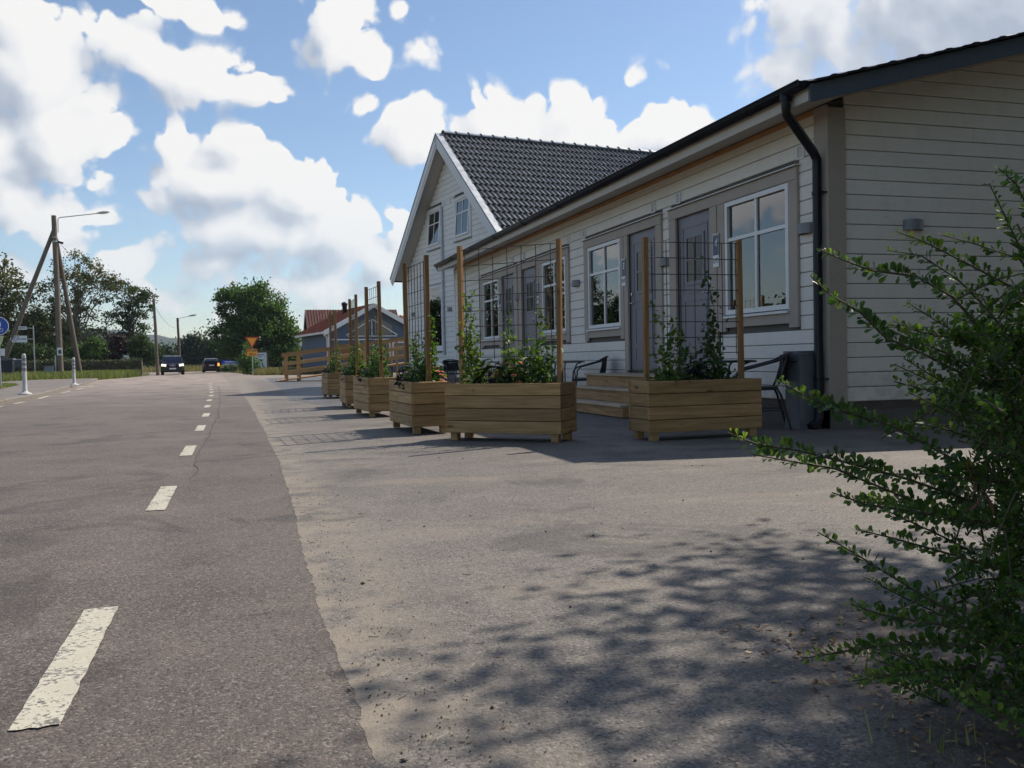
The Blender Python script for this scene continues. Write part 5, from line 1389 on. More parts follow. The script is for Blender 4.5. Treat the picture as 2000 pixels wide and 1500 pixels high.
# ------------------------------------------------------------------ cars
M_carblue = plain('dark_blue_car_paint', (.010, .013, .03), .22, .35, var=.1, spec=.6)
M_carglass = plain('car_glass', (.012, .016, .022), .05, var=.05, spec=.8)
M_tyre = plain('tyre_rubber', (.012, .012, .012), .85)
M_plastic = plain('black_plastic', (.015, .015, .016), .6)
M_beam = plain('lit_headlamp', (.9, .88, .80), .2, emit=((1.0, .90, .68), 1.1))
M_amber = plain('lit_amber_lamp', (.9, .35, .05), .3, emit=((1.0, .42, .08), 1.2))
M_tail = plain('tail_lamp_red', (.20, .01, .01), .25)
def car(name, label, loc, rz, L, Wd, H, suv, group=None):
    """nose towards local -Y"""
    t = thing(name, label, 'car', loc, rz, group)
    hw = Wd / 2; zb = .22 if not suv else .30
    hood = .92 if not suv else 1.02; belt = hood + .05
    # lower body: stations from nose to tail (y, z low, z high, half width)
    st = [(-L / 2, zb + .16, hood - .36, hw * .72), (-L / 2 + .06, zb + .03, hood - .20, hw * .86), (-L / 2 + .22, zb, hood - .09, hw * .95), (-L / 2 + .65, zb, hood - .02, hw), (-L / 2 + 1.15, zb, belt - .01, hw), (0, zb, belt, hw), (L / 2 - .9, zb, belt + .03, hw), (L / 2 - .25, zb, belt + .05, hw * .97), (L / 2 - .05, zb + .04, belt + .02, hw * .93), (L / 2, zb + .12, belt - .12, hw * .86)]
    def ring(y, z0, z1, w, n=20):
        pts = []
        for i in range(n):
            a = 2 * math.pi * i / n; c, s_ = math.cos(a), math.sin(a); e = .42
            pts.append((w * math.copysign(abs(c) ** e, c), y, (z0 + z1) / 2 + (z1 - z0) / 2 * math.copysign(abs(s_) ** e, s_)))
        return pts
    b = MB(); rg = [ring(*q) for q in st]
    for A, B_ in zip(rg, rg[1:]):
        for i in range(20): b._add([A[i], A[(i + 1) % 20], B_[(i + 1) % 20], B_[i]], [(0, 1, 2, 3)], True)
    b.poly(rg[0]); b.poly(rg[-1])
    body = b.build('body', M_carblue, t)
    # cabin
    y0, y1 = -L / 2 + 1.05, L / 2 - .10
    cs = [(y0, belt - .04, belt, hw * .90), (y0 + .62, belt - .04, H - .06, hw * .80), (y0 + 1.0, belt - .04, H, hw * .77), (y1 - .75, belt - .04, H - .01, hw * .76), (y1 - .28, belt - .04, H - .06, hw * .75), (y1, belt - .02, belt + .08, hw * .84)]
    b = MB()
    def cring(y, z0, z1, w):
        wb = hw * .93
        return [(-wb, y, z0), (-w - .02, y, z0 + (z1 - z0) * .8), (-w + .07, y, z1), (w - .07, y, z1), (w + .02, y, z0 + (z1 - z0) * .8), (wb, y, z0)]
    rg = [cring(*q) for q in cs]
    for A, B_ in zip(rg, rg[1:]):
        for i in range(6): b._add([A[i], A[(i + 1) % 6], B_[(i + 1) % 6], B_[i]], [(0, 1, 2, 3)])
    b.build('cabin', M_carblue, t)
    def pane(name, pts, mat=M_carglass):
        p = [Vector(q) for q in pts]; nn = (p[1] - p[0]).cross(p[2] - p[0]).normalized()
        bb = MB(); lo = p; hi = [q + nn * .012 for q in p]; n = len(p)
        bb._add([*lo, *hi], [tuple(range(n))[::-1], tuple(range(n, 2 * n))] + [(i, (i + 1) % n, n + (i + 1) % n, n + i) for i in range(n)])
        return bb.build(name, mat, t)
    zt = H - .09
    f = lambda y, z, w: (w, y, z)
    wsb, wst = hw * .84, hw * .70
    pane('windscreen', [(-wsb, y0 + .10, belt + .06), (wsb, y0 + .10, belt + .06), (wst, y0 + .60, zt), (-wst, y0 + .60, zt)])
    pane('rear_window', [(wsb * .95, y1 - .02, belt + .14), (-wsb * .95, y1 - .02, belt + .14), (-wst, y1 - .27, zt), (wst, y1 - .27, zt)])
    for s_ in (-1, 1):
        xs0, xs1 = s_ * hw * .925, s_ * hw * .80
        for ya, yb, yc, yd in ((y0 + .45, y0 + 1.35, y0 + 1.35, y0 + .85), (y0 + 1.42, y1 - .75, y1 - .82, y0 + 1.42)):
            pts = [(xs0, ya, belt + .05), (xs0, yb, belt + .05), (xs1, yc, zt), (xs1, yd, zt)]
            pane('side_window', pts if s_ > 0 else pts[::-1])
        MB().obox((s_ * (hw + .10), y0 + .42, belt + .08), (1, 0, 0), (0, 1, 0), (0, 0, 1), .20, .10, .15).build('wing_mirror', M_carblue, t)
        for yw in (-L / 2 + .85, L / 2 - .80):
            r = .34 if suv else .30
            wh = MB().tube([(s_ * (hw - .22), yw, r), (s_ * (hw + .005), yw, r)], r, 22).build('wheel', M_tyre, t)
            MB().tube([(s_ * (hw - .02), yw, r), (s_ * (hw + .012), yw, r)], r * .62, 16).build('rim', M_steel, wh)
        if suv:
            MB().tube([(s_ * hw * .72, y0 + .9, H + .01), (s_ * hw * .72, y0 + 1.0, H + .05), (s_ * hw * .72, y1 - .6, H + .04), (s_ * hw * .72, y1 - .5, H)], .018, 6).build('roof_rail', M_steel, t)
    yn = -L / 2
    if suv:
        for s_ in (-1, 1):
            hl = MB().obox((s_ * hw * .74, yn + .12, hood - .22), (1, -.28 * -s_, .12 * s_), (.28 * -s_, 1, 0), (0, 0, 1), .36, .16, .19).build('headlight', M_beam, t)
            MB().obox((s_ * hw * .72, yn + .10, zb + .20), (1, 0, 0), (0, 1, 0), (0, 0, 1), .20, .1, .09).build('fog_light', M_plastic, t)
        MB().box(-hw * .50, hw * .50, yn + .01, yn + .12, hood - .34, hood - .16).build('grille', M_plastic, t)
        em = MB(); yv = yn - .004
        for s_ in (-1, 1): em.tube([(s_ * .21, yv, hood - .15), (s_ * .15, yv - .01, hood - .33)], .022, 6)
        em.tube([(.07 * math.cos(a), yv - .01, hood - .245 + .07 * math.sin(a)) for a in np.linspace(0, 2 * math.pi, 17)], .014, 5, False); em.box(-.085, .085, yv - .02, yv, hood - .262, hood - .228)
        em.build('grille_emblem', M_steel, t)
        MB().box(-.26, .26, yn - .03, yn + .06, hood - .56, hood - .445).build('number_plate', M_signwhite, t)
        MB().box(-hw * .86, hw * .86, yn - .01, yn + .3, zb + .02, zb + .30).build('bumper', M_plastic, t)
    else:
        yt = L / 2
        for s_ in (-1, 1):
            MB().box(s_ * hw * .70, s_ * hw * .93, yt - .12, yt + .005, belt - .34, belt - .02).build('tail_light', M_tail if s_ > 0 else M_amber, t)
        MB().box(-.26, .26, yt - .02, yt + .02, belt - .30, belt - .19).build('number_plate', M_signwhite, t)
        MB().box(-hw * .9, hw * .9, yt - .2, yt + .04, zb + .06, zb + .26).build('bumper', M_plastic, t)
        MB().box(-.20, .20, y1 - .35, y1 - .33, belt + .22, belt + .30).build('rear_shelf_item', M_signwhite, t)
    MB().box(-hw * .8, hw * .8, -L / 2 + .3, L / 2 - .3, zb - .08, zb + .06).build('underbody', M_plastic, t)
    return t
car('suv', 'dark blue SUV coming towards the camera with lit headlights', (-5.28, 78.6 + 2.2, 0), R(4), 4.3, 1.80, 1.60, True)
car('hatchback', 'dark blue hatchback driving away with its right indicator lit', (-2.75, 97.5 + 2.0, 0), R(184), 4.0, 1.66, 1.44, False)
# ------------------------------------------------------------------ ramp, far houses
RX0, RY0, RY1 = 1.55, 39.3, 40.7
rp = thing('wooden_ramp', 'new pine access ramp with rails rising beyond the row of planters', 'ramp', (RX0, RY0, .008))
RL, RH = 8.2, 1.0
for k in range(46):
    x = k * RL / 46; z = RH * (k + .5) / 46
    plank('deck_board', rp, M_ramp, (x, 1.4, z + .03 + .0), (0, -1, 0), (-.12, 0, 1), 1.4, RL / 46 - .006, .028)
for y in (-.03, 1.4):
    b = MB(); b._add([(0, y, .0), (RL, y, RH - .08), (RL, y, RH + .03), (0, y, .03), (0, y + .03, .0), (RL, y + .03, RH - .08), (RL, y + .03, RH + .03), (0, y + .03, .03)], [(0, 1, 2, 3), (7, 6, 5, 4), (0, 4, 5, 1), (3, 2, 6, 7), (0, 3, 7, 4), (1, 5, 6, 2)])
    b.build('stringer', M_ramp, rp)
    ys_ = y + (.045 if y < 0 else -.015)
    for x in (.42, .95, 2.3, 3.7, 5.1, 6.5, 7.9):
        MB().box(x - .045, x + .045, ys_ - .075, ys_ - .03, 0, 1.04 + RH * x / RL).build('post', M_ramp, rp)
    for dz, hh in ((.22, .17), (.62, .15), (1.0, .14)):
        a, c = Vector((.30, ys_ - .09, dz + RH * .3 / RL)), Vector((RL, ys_ - .09, dz + RH))
        d = (c - a); 
        plank('rail', rp, M_ramp, a, d, (0, -1, 0), d.length, hh, .03)
    a, c = Vector((.25, ys_ - .06, 1.155 + RH * .25 / RL)), Vector((RL, ys_ - .06, 1.155 + RH))
    MB().bar(a, c, .12, .03).build('handrail', M_ramp, rp)
def gable_roof(parent, x0, x1, y0, y1, ze, zp, mat, ov=.4, name='roof', th=.14):
    xm = (x0 + x1) / 2; sl = (zp - ze) / (xm - x0)
    for s_ in (-1, 1):
        xe = x0 - ov if s_ < 0 else x1 + ov
        b = MB(); z_e = ze - ov * sl
        b._add([(xe, y0 - ov, z_e), (xm, y0 - ov, zp), (xm, y1 + ov, zp), (xe, y1 + ov, z_e), (xe, y0 - ov, z_e + th), (xm, y0 - ov, zp + th), (xm, y1 + ov, zp + th), (xe, y1 + ov, z_e + th)],
               [(3, 2, 1, 0), (4, 5, 6, 7), (0, 1, 5, 4), (2, 3, 7, 6), (1, 2, 6, 5), (3, 0, 4, 7)])
        # raised tile rolls running down the slope
        n = int((y1 - y0 + 2 * ov) / .28)
        for k in range(n):
            y = y0 - ov + (k + .5) * (y1 - y0 + 2 * ov) / n
            b.tube([(xe, y, z_e + th), (xm, y, zp + th)], .05, 5, True, False)
        b.build(name, mat, parent)
def redtile(name, a, b_):
    mt, t, out = material(name)
    P = t.add('ShaderNodeTexCoord').outputs['Object']
    vo = t.add('ShaderNodeTexVoronoi', ins={'Vector': P, 'Scale': 3.2}); n = t.noise(P, 1.4, 4, .6).outputs[0]
    c = t.mix(t.add('ShaderNodeSeparateColor', ins={0: vo.outputs['Color']}).outputs[0], a, b_)
    c = t.mix(t.math('MULTIPLY', t.maprange(n, .45, .7), .4), c, tuple(x * .4 for x in a))
    principled(t, out, c, .8, 0, None, .3); return mt
M_redtile = redtile('red_clay_tile', (.15, .048, .030), (.25, .080, .048)); M_browntile = redtile('brown_clay_tile', (.085, .036, .028), (.15, .055, .04))
M_bluewood = painted_wood('blue_board_paint', (.10, .135, .20), .04, .05)
M_brownwood = painted_wood('ochre_board_paint', (.22, .10, .03), .08, .1)
bh = thing('blue_house', 'low blue boarded house with a red tiled roof and white verge beyond the ramp', 'house', (5.9, 62, 0), R(8))
BW, BD, BZ, BP = 6.2, 8.6, 2.95, 4.62
MB().prism([(0, 0), (BW, 0), (BW, BZ), (BW / 2, BP - .15), (0, BZ)], 1, 0, BD).build('wall', M_bluewood, bh)
gable_roof(bh, 0, BW, 0, BD, BZ, BP, M_redtile)
sl = (BP - BZ) / (BW / 2)
for s_ in (-1, 1):
    xe = -.42 if s_ < 0 else BW + .42
    MB().bar((xe, -.43, BZ - .42 * sl + .02), (BW / 2, -.43, BP + .02), .05, .30).build('bargeboard', M_white, bh)
    MB().bar((xe, -.40, BZ - .42 * sl + .06), (xe, BD + .4, BZ - .42 * sl + .06), .12, .14).build('gutter', M_white, bh)
MB().tube([(-.42, -.2, 2.72), (-.10, .1, 2.45), (-.06, .1, .1)], .05, 8).build('downpipe', M_white, bh)
for x in (-.02, BW + .0): MB().box(x - .05, x + .05, -.04, .04, 0, BZ).build('corner_board', M_white, bh)
for a, b_ in ((1.55, 2.85), (3.15, 4.45)):
    f = lambda x: BZ - .05 + min(x, BW - x) * sl - .55
    MB().prism([(a, 2.62), (b_, 2.62), (b_, f(b_)), (a, f(a))], 1, -.05, -.01).build('gable_window', M_carglass, bh)
for (xa, za, xb, zb_) in ((1.3, 2.55, 4.75, 2.55), (1.2, 2.62, 3.0, 3.72), (4.8, 2.62, 3.0, 3.72), (3.0, 2.6, 3.0, 3.7)): MB().bar((xa, -.06, za), (xb, -.06, zb_), .06, .14, (0, -1, 0)).build('gable_trim', M_white, bh)
MB().box(.2, BW - .2, -.07, 0, 2.28, 2.36).build('band_board', M_white, bh)
for a, b_ in ((2.4, 3.1), (3.3, 4.3), (4.45, 5.6)):
    w = MB().box(a, b_, -.06, 0, .95, 2.15).build('window', M_white, bh); MB().box(a + .09, b_ - .09, -.075, -.062, 1.04, 2.06).build('pane', M_carglass, w)
MB().lathe([(.18, 0), (.18, .75), (.24, .76), (.22, .95), (.05, 1.02)], (2.3, 4.5, BP - .45), 12).build('roof_vent', M_black, bh)
MB().box(.4, 2.0, -1.4, -1.3, .9, 2.0).build('porch_screen', M_brownwood, bh)
rw = thing('red_roofed_house', 'red tiled roof showing to the right behind the blue house', 'house', (13.0, 70, 0))
MB().box(0, 9, 0, 8, 0, 2.9).build('wall', M_bluewood, rw)
gable = MB(); gable.prism([(-.4, 2.75), (4, 4.55), (8.4, 2.75), (8.4, 2.6), (4, 4.4), (-.4, 2.6)], 0, -.4, 9.4)
for k in range(33): gable.tube([(-.4 + k * .3, -.4, 2.76), (-.4 + k * .3, 4, 4.57)], .05, 5, True, False)
gable.build('roof', M_redtile, rw)
oh = thing('ochre_house', 'ochre boarded house with a steep brown tiled roof behind the blue house', 'house', (7.4, 96, 0))
MB().prism([(-.2, 0), (5.8, 0), (5.8, 4.0), (2.8, 6.15), (-.2, 4.0)], 0, 0, 9).build('wall', M_brownwood, oh)
g2 = MB()
for s_ in (-1, 1):
    ye = -.7 if s_ < 0 else 6.3
    g2._add([(-.4, ye, 3.7), (9.4, ye, 3.7), (9.4, 2.8, 6.3), (-.4, 2.8, 6.3), (-.4, ye, 3.85), (9.4, ye, 3.85), (9.4, 2.8, 6.45), (-.4, 2.8, 6.45)], [(3, 2, 1, 0), (4, 5, 6, 7), (0, 1, 5, 4), (1, 2, 6, 5), (3, 0, 4, 7)])
    for k in range(34): g2.tube([(-.4 + k * .295, ye, 3.86), (-.4 + k * .295, 2.8, 6.46)], .05, 5, True, False)
g2.build('roof', M_browntile, oh)
MB().bar((-.42, -.7, 3.7), (-.42, 2.8, 6.36), .05, .25).bar((-.42, 6.3, 3.7), (-.42, 2.8, 6.36), .05, .25).build('bargeboard', M_lamp, oh)
MB().box(-.05, 0, 2.4, 3.2, 4.6, 5.5).build('window', M_bluewood, oh)

# ------------------------------------------------------------------ trees, shrubs, hedge, grass, hill
L_olive = leafmat('olive_foliage', (.055, .062, .020), (.125, .125, .045), .4)
L_deep = leafmat('deep_green_foliage', (.024, .048, .014), (.065, .105, .028), .3)
L_broad = leafmat('broadleaf_foliage', (.034, .076, .018), (.100, .170, .040), .45)
L_purple = leafmat('purple_foliage', (.020, .011, .013), (.050, .024, .028), .2)
L_hedge = leafmat('hedge_foliage', (.040, .055, .020), (.095, .105, .040), .25)
L_far = leafmat('far_foliage', (.022, .040, .018), (.045, .070, .030), .25)
def tree(name, label, cat, base, blobs, n_clump, per, leaf, mat, trunk_r=.18, bark=None, limbs=14, clump_r=.55, flat=1.0, group=None, gap=.25, trunk_top=None):
    """blobs: (dx, dy, z, rx, ry, rz). Crown = many leaf clumps carried by limbs"""
    t = thing(name, label, cat, base, 0, group)
    vol = np.array([b[3] * b[4] * b[5] for b in blobs]) ** .75; vol /= vol.sum()
    CC = []
    while len(CC) < n_clump:
        b = blobs[rng.choice(len(blobs), p=vol)]
        d = unit(rng.normal(size=3)); r = rng.uniform(.25, 1) ** .45
        c = np.array(b[:3]) + d * r * np.array(b[3:6])
        if c[2] > .15: CC.append(c)
    CC = np.array(CC)
    per = per * 1.7; k = rng.integers(int(per * .5), int(per * 1.5), len(CC))
    idx = np.repeat(np.arange(len(CC)), k)
    sc = rng.uniform(.55, 1.35, len(CC)) * clump_r
    pts = CC[idx] + rng.normal(size=(len(idx), 3)) * sc[idx][:, None] * np.array([.5, .5, .38 * flat])
    pts[:, 2] = np.maximum(pts[:, 2], .06)
    obj('crown', leaf_mesh('crown', pts, leaf, mat, .62, .25, 'quad', .45), t, 'stuff')
    tb = MB(); zmid = float(np.mean(CC[:, 2])); zt = trunk_top or zmid
    tp = [Vector((.10 * math.sin(i * 1.1) * trunk_r * 4 * (i / 6), .10 * math.cos(i * 1.7) * trunk_r * 4 * (i / 6), zt * i / 6)) for i in range(7)]
    tb.tube(tp, [trunk_r * (1.25 - .75 * i / 6) for i in range(7)], 8)
    sel = CC[rng.choice(len(CC), min(limbs, len(CC)), replace=False)]
    for e in sel:
        f = rng.uniform(.35, .95); i = min(int(f * 6), 5); s_ = tp[i].lerp(tp[i + 1], f * 6 - i)
        e = Vector(e); mid = s_.lerp(e, .5) + Vector((rng.normal() * .15, rng.normal() * .15, .10 * (e - s_).length))
        r0 = trunk_r * .42 * (1 - .4 * f)
        tb.tube([s_, mid, e], [r0, r0 * .6, r0 * .18], 5)
    tb.build('trunk', bark or M_bark, t)
    return t
def base(px, D): p = atD(px, 730, D); return (p.x, p.y, -.02)
PXM = lambda D: D / CAM_F        # metres per reference pixel at depth D
def blob_px(px0, D, items):
    """items: (px, py, half w px, half h px) measured at depth D -> local blobs about base(px0)"""
    b = base(px0, D); out = []
    for (px, py, hw, hh) in items:
        c = atD(px, py, D); w = hw * PXM(D); h = hh * PXM(D)
        out.append((c.x - b[0], c.y - b[1], c.z + .02, w, max(w * .8, 1.0), h))
    return b, out
G = 'trees across the road'
b, bl = blob_px(-25, 84, [(-70, 580, 90, 80), (0, 560, 60, 62), (40, 600, 45, 55), (-20, 650, 110, 50)])
tree('broadleaf_tree', 'olive-green tree cut by the left edge of the picture', 'tree', b, bl, 260, 34, .26, L_olive, .22, clump_r=.75, limbs=26, group=G)
b, bl = blob_px(150, 86, [(150, 528, 45, 38), (120, 575, 45, 50), (185, 570, 38, 50), (95, 620, 40, 45), (165, 640, 55, 45), (215, 560, 20, 25)])
tree('birch_tree', 'tall airy tree behind the braced lamp post, branches showing through', 'tree', b, bl, 190, 30, .22, L_olive, .20, M_birch, limbs=60, clump_r=.62, group=G, trunk_top=6.5)
b, bl = blob_px(258, 88, [(250, 575, 30, 24), (275, 600, 24, 22), (235, 620, 30, 20), (262, 645, 34, 20), (285, 580, 12, 10), (250, 670, 38, 18)])
tree('pine_tree', 'ragged dark tree left of the plain timber pole', 'tree', b, bl, 130, 34, .22, L_deep, .20, limbs=30, clump_r=.6, flat=.8, group=G)
b, bl = blob_px(70, 90, [(60, 650, 75, 45), (130, 665, 60, 35), (10, 670, 60, 40)])
tree('thicket_tree', 'dense green thicket behind the street-name post', 'tree', b, bl, 240, 40, .26, L_deep, .15, clump_r=.7, group=G)
b, bl = blob_px(-150, 80, [(-150, 650, 80, 60), (-240, 640, 80, 70)])
tree('broadleaf_tree', 'broad tree just beyond the left edge of the picture', 'tree', b, bl, 200, 34, .3, L_deep, .25, clump_r=.9, group=G)
for nm, lab, px, D, items, n, mat in (
    ('garden_shrub', 'rounded green garden shrub right of the lamp post strut', 180, 80, [(180, 684, 28, 22), (160, 690, 20, 18)], 80, L_broad),
    ('purple_shrub', 'dark purple garden shrub between two green ones', 228, 82, [(228, 678, 26, 26), (212, 690, 16, 20)], 90, L_purple),
    ('garden_shrub', 'large green shrub next to the plain timber pole', 278, 82, [(275, 680, 26, 26), (296, 690, 16, 22)], 95, L_deep),
    ('garden_shrub', 'olive shrub just left of the braced lamp post foot', 85, 79, [(80, 690, 30, 18), (45, 685, 30, 22), (10, 690, 30, 22)], 100, L_deep)):
    b, bl = blob_px(px, D, items)
    tree(nm, lab, 'shrub', b, bl, n, 40, .17, mat, .06, clump_r=.42, limbs=10, group='garden shrubs')
# big broadleaf right of the road, trees at the bend
b, bl = blob_px(500, 88, [(470, 600, 45, 42), (510, 600, 42, 45), (490, 575, 40, 24), (540, 640, 34, 45), (445, 650, 35, 28), (500, 665, 75, 50), (560, 665, 20, 40)])
tree('broadleaf_tree', 'big full green tree behind the give-way sign', 'tree', b, bl, 300, 60, .27, L_broad, .3, clump_r=.85, limbs=24)
for lab, px, D, items, n in (('dark round tree at the bend behind the departing car', 378, 150, [(378, 685, 26, 30), (365, 700, 18, 18)], 120), ('darker tree between the round one and the big tree', 420, 150, [(418, 688, 26, 26), (440, 695, 18, 20)], 120), ('small dark conifer just right of the plain pole', 322, 130, [(320, 695, 10, 16), (328, 702, 9, 10)], 50)):
    b, bl = blob_px(px, D, items); tree('far_tree', lab, 'tree', b, bl, n, 40, .42, L_far, .2, clump_r=1.0, limbs=8, group='trees at the bend')
b, bl = blob_px(575, 110, [(560, 700, 40, 22), (600, 705, 30, 20)])
tree('thicket_tree', 'dark thicket between the big tree and the blue house', 'tree', b, bl, 150, 40, .34, L_far, .15, clump_r=.8)
b, bl = blob_px(484, 66, [(484, 692, 10, 22), (480, 712, 13, 16), (497, 716, 10, 12)])
tree('roadside_shrub', 'young leafy shrub growing around the give-way sign post', 'shrub', (b[0], b[1] + .9, b[2]), bl, 55, 34, .14, L_broad, .03, clump_r=.34, limbs=14)
b, bl = blob_px(452, 100, [(455, 722, 26, 6)])
tree('roadside_shrub', 'low verge bushes under the blue direction sign', 'shrub', b, bl, 40, 30, .2, L_deep, .03, clump_r=.4, limbs=6)
# clipped hedge along the gardens
def hedge(label, x0, x1, yf, h, dep):
    t = thing('hedge', label, 'hedge', ((x0 + x1) / 2, yf, 0))
    L = x1 - x0; n = int(L * h * 330)
    P = np.stack([rng.uniform(-L / 2, L / 2, n), rng.uniform(0, dep, n) ** 1.0, rng.uniform(.05, h, n)], 1)
    f = rng.random(n); P[f < .6, 1] = rng.normal(0, .05, (f < .6).sum()); P[(f > .6) & (f < .85), 2] = h + rng.normal(0, .045, ((f > .6) & (f < .85)).sum())
    P[:, 1] += .12 * np.sin(P[:, 0] * 1.7) + .07 * np.sin(P[:, 0] * 4.1 + P[:, 2] * 3); P[:, 2] *= 1 + .04 * np.sin(P[:, 0] * .9) 
    obj('foliage', leaf_mesh('foliage', P, .12, L_hedge, .6, .1, 'quad', .4), t, 'stuff')
    MB().box(-L / 2, L / 2, .18, dep, 0, h - .12).build('inner_twigs', M_bark, t)
    return t
hedge('clipped garden hedge along the grass verge left of the road', -38, -8.0, 84, 1.36, 1.0)
# verge grass
L_grass = leafmat('grass_blade', (.09, .13, .03), (.24, .25, .085), .4, c2=(.36, .31, .15))
L_dry = leafmat('dry_grass_blade', (.15, .14, .055), (.30, .255, .12), .3, c2=(.36, .30, .16))
def blades(name, n, sampler, h0, h1, mat, w=.012):
    P = np.array([sampler() for _ in range(n)]); a = rng.uniform(0, 2 * math.pi, n); h = rng.uniform(h0, h1, n); lean = rng.normal(0, .28, (n, 2)) * h[:, None]
    W_ = w * rng.uniform(.6, 1.5, n); sx, sy = np.cos(a) * W_, np.sin(a) * W_
    V = np.zeros((n, 4, 3)); V[:, 0, :] = P; V[:, 1, :] = P
    V[:, 0, 0] -= sx; V[:, 0, 1] -= sy; V[:, 1, 0] += sx; V[:, 1, 1] += sy
    V[:, 2, 0] = P[:, 0] + lean[:, 0] + sx * .3; V[:, 2, 1] = P[:, 1] + lean[:, 1] + sy * .3; V[:, 2, 2] = P[:, 2] + h
    V[:, 3, :] = V[:, 2, :]; V[:, 3, 0] -= sx * .6; V[:, 3, 1] -= sy * .6
    return obj(name, np_mesh(name, V.reshape(-1, 3), np.arange(n * 4).reshape(n, 4), mat, attr=rng.uniform(0, 1, n)), None, 'stuff')
def s_left():
    while True:
        y = rng.uniform(52, 78); x = rng.uniform(-30, -6.9); ed = np.interp(y, [51.4, 56.4, 58.5, 62, 66, 78], [-11.8, -11.5, -8.4, -7.9, -7.4, -7.3])
        if x < ed - abs(rng.normal(0, .15)): return (x, y, -.02)
blades('verge_grass', 42000, s_left, .16, .60, L_grass, .022)
def s_right():
    while True:
        y = 62.6 + rng.exponential(7); x = rng.uniform(-3, 14)
        if y > 95: continue
        if y > np.interp(x, [-3, 0, 1.5, 6, 14], [70, 66.5, 63.6, 62.9, 61]) and x > xc(y) + 3.3: return (x, y, -.02)
blades('meadow_grass', 26000, s_right, .18, .55, L_dry, .016)
def s_far():
    x, y = rng.uniform(-30, 8), rng.uniform(112, 121); 
    return (x, y, -.02)
blades('far_verge_grass', 9000, s_far, .3, .9, L_dry, .03)
def s_patch():
    while True:
        y = rng.uniform(31, 43.2); x = rng.uniform(-10.3, -7.3)
        if -10.2 < x < np.interp(y, [31, 32.8, 40.6, 43.4], [-9.3, -7.5, -8.5, -9.5]): return (x, y, KZ)
blades('pavement_grass', 5000, s_patch, .03, .09, L_grass, .01)
# wooded hill on the horizon
hx = np.linspace(-1700, 1700, 171)
prof = 50 + 7 * fbm1(hx, 21, .004, 4) + 1.6 * fbm1(hx, 5, .05, 3)
V = []; F = []
ny = 10
for j in range(ny):
    v = j / (ny - 1)
    for i, x in enumerate(hx): V.append((x, 1450 + 400 * v, -2 + (prof[i] + 2) * math.sin(min(1, v * 1.25) * math.pi / 2) + (rng.normal() * .9 if j else 0)))
for j in range(ny - 1):
    for i in range(len(hx) - 1):
        a = j * len(hx) + i; F.append((a, a + 1, a + len(hx) + 1, a + len(hx)))
hill = obj('hill', np_mesh('hill', V, F, plain('wooded_hill', (.030, .048, .024), .95, var=.5, nscale=.05), smooth=False)); hill['kind'] = 'structure'
# treeline closing the horizon left and right of the view
def treeline(name, label, x0, x1, y, h, n):
    P = np.stack([rng.uniform(x0, x1, n), y + rng.normal(0, 5, n), rng.uniform(0, 1, n)], 1)
    P[:, 2] *= h * (.65 + .35 * fbm1(P[:, 0], 77, .12, 3))
    P[:, 2] = np.maximum(P[:, 2], .1)
    return obj(name, leaf_mesh(name, P, 1.3, L_far, .7, .2, 'quad', .5), None, 'stuff')
treeline('distant_wood', '', -260, -34, 210, 8.5, 16000)
treeline('distant_wood', '', 6, 240, 230, 8.0, 16000)
treeline('distant_wood', '', -70, 60, 420, 7.0, 9000)
# ------------------------------------------------------------------ barberry shrub in the right foreground
L_bar = leafmat('barberry_leaf', (.034, .076, .016), (.076, .142, .027), .40, .42)
L_young = leafmat('young_barberry_leaf', (.10, .175, .025), (.19, .27, .045), .45, .42)
M_twig = plain('barberry_twig', (.075, .060, .030), .75, var=.4, nscale=30)
M_dryleaf = plain('dry_brown_leaf', (.16, .07, .035), .8, var=.3, nscale=30)
SB = Vector((1.72, 1.50, 0))
sh = thing('barberry_shrub', 'dark green barberry shrub with arching leafy twigs in the right foreground', 'shrub', tuple(SB))
TW_ = []      # (points, young fraction, density)
def br(*pp, young=.4, dens=1.0): TW_.append(([atD(x, y, d) - SB for x, y, d in pp], young, dens))
br((1950, 328, 1.55), (1985, 360, 1.60), (2040, 470, 1.68), (2090, 640, 1.75))
br((1932, 358, 1.70), (1962, 420, 1.72), (2000, 500, 1.75), (2080, 680, 1.8))
br((1750, 452, 1.72), (1800, 470, 1.74), (1880, 510, 1.78), (1975, 560, 1.80), (2080, 680, 1.82), young=.75)
br((1835, 458, 1.95), (1900, 475, 1.95), (1990, 505, 1.93), (2090, 620, 1.9), young=.9, dens=.8)
br((1732, 488, 1.85), (1800, 500, 1.85), (1870, 545, 1.85), (1915, 590, 1.85), (2010, 700, 1.84), young=.6)
br((1600, 486, 1.58), (1640, 505, 1.60), (1700, 528, 1.62), (1790, 540, 1.66), (1860, 580, 1.70), (1960, 690, 1.76), young=.5, dens=1.3)
br((1583, 538, 1.50), (1620, 575, 1.52), (1680, 610, 1.56), (1730, 660, 1.60), (1800, 690, 1.66), (1900, 740, 1.72), (2010, 830, 1.78), young=.35, dens=1.4)
br((1690, 620, 1.62), (1760, 655, 1.65), (1850, 690, 1.7), (1960, 760, 1.75), young=.3, dens=1.5)
br((1525, 745, 1.42), (1575, 775, 1.45), (1650, 805, 1.50), (1740, 830, 1.56), (1830, 880, 1.62), (1960, 950, 1.72), young=.4, dens=1.4)
br((1422, 846, 1.40), (1480, 868, 1.42), (1560, 880, 1.46), (1660, 905, 1.52), (1770, 935, 1.6), (1900, 980, 1.7), young=.5, dens=1.4)
br((1470, 888, 1.55), (1540, 900, 1.56), (1630, 915, 1.6), (1740, 960, 1.66), (1880, 1020, 1.72), young=.4, dens=1.2)
br((1765, 700, 1.75), (1830, 740, 1.75), (1920, 790, 1.77), (2010, 860, 1.8), young=.25, dens=1.5)
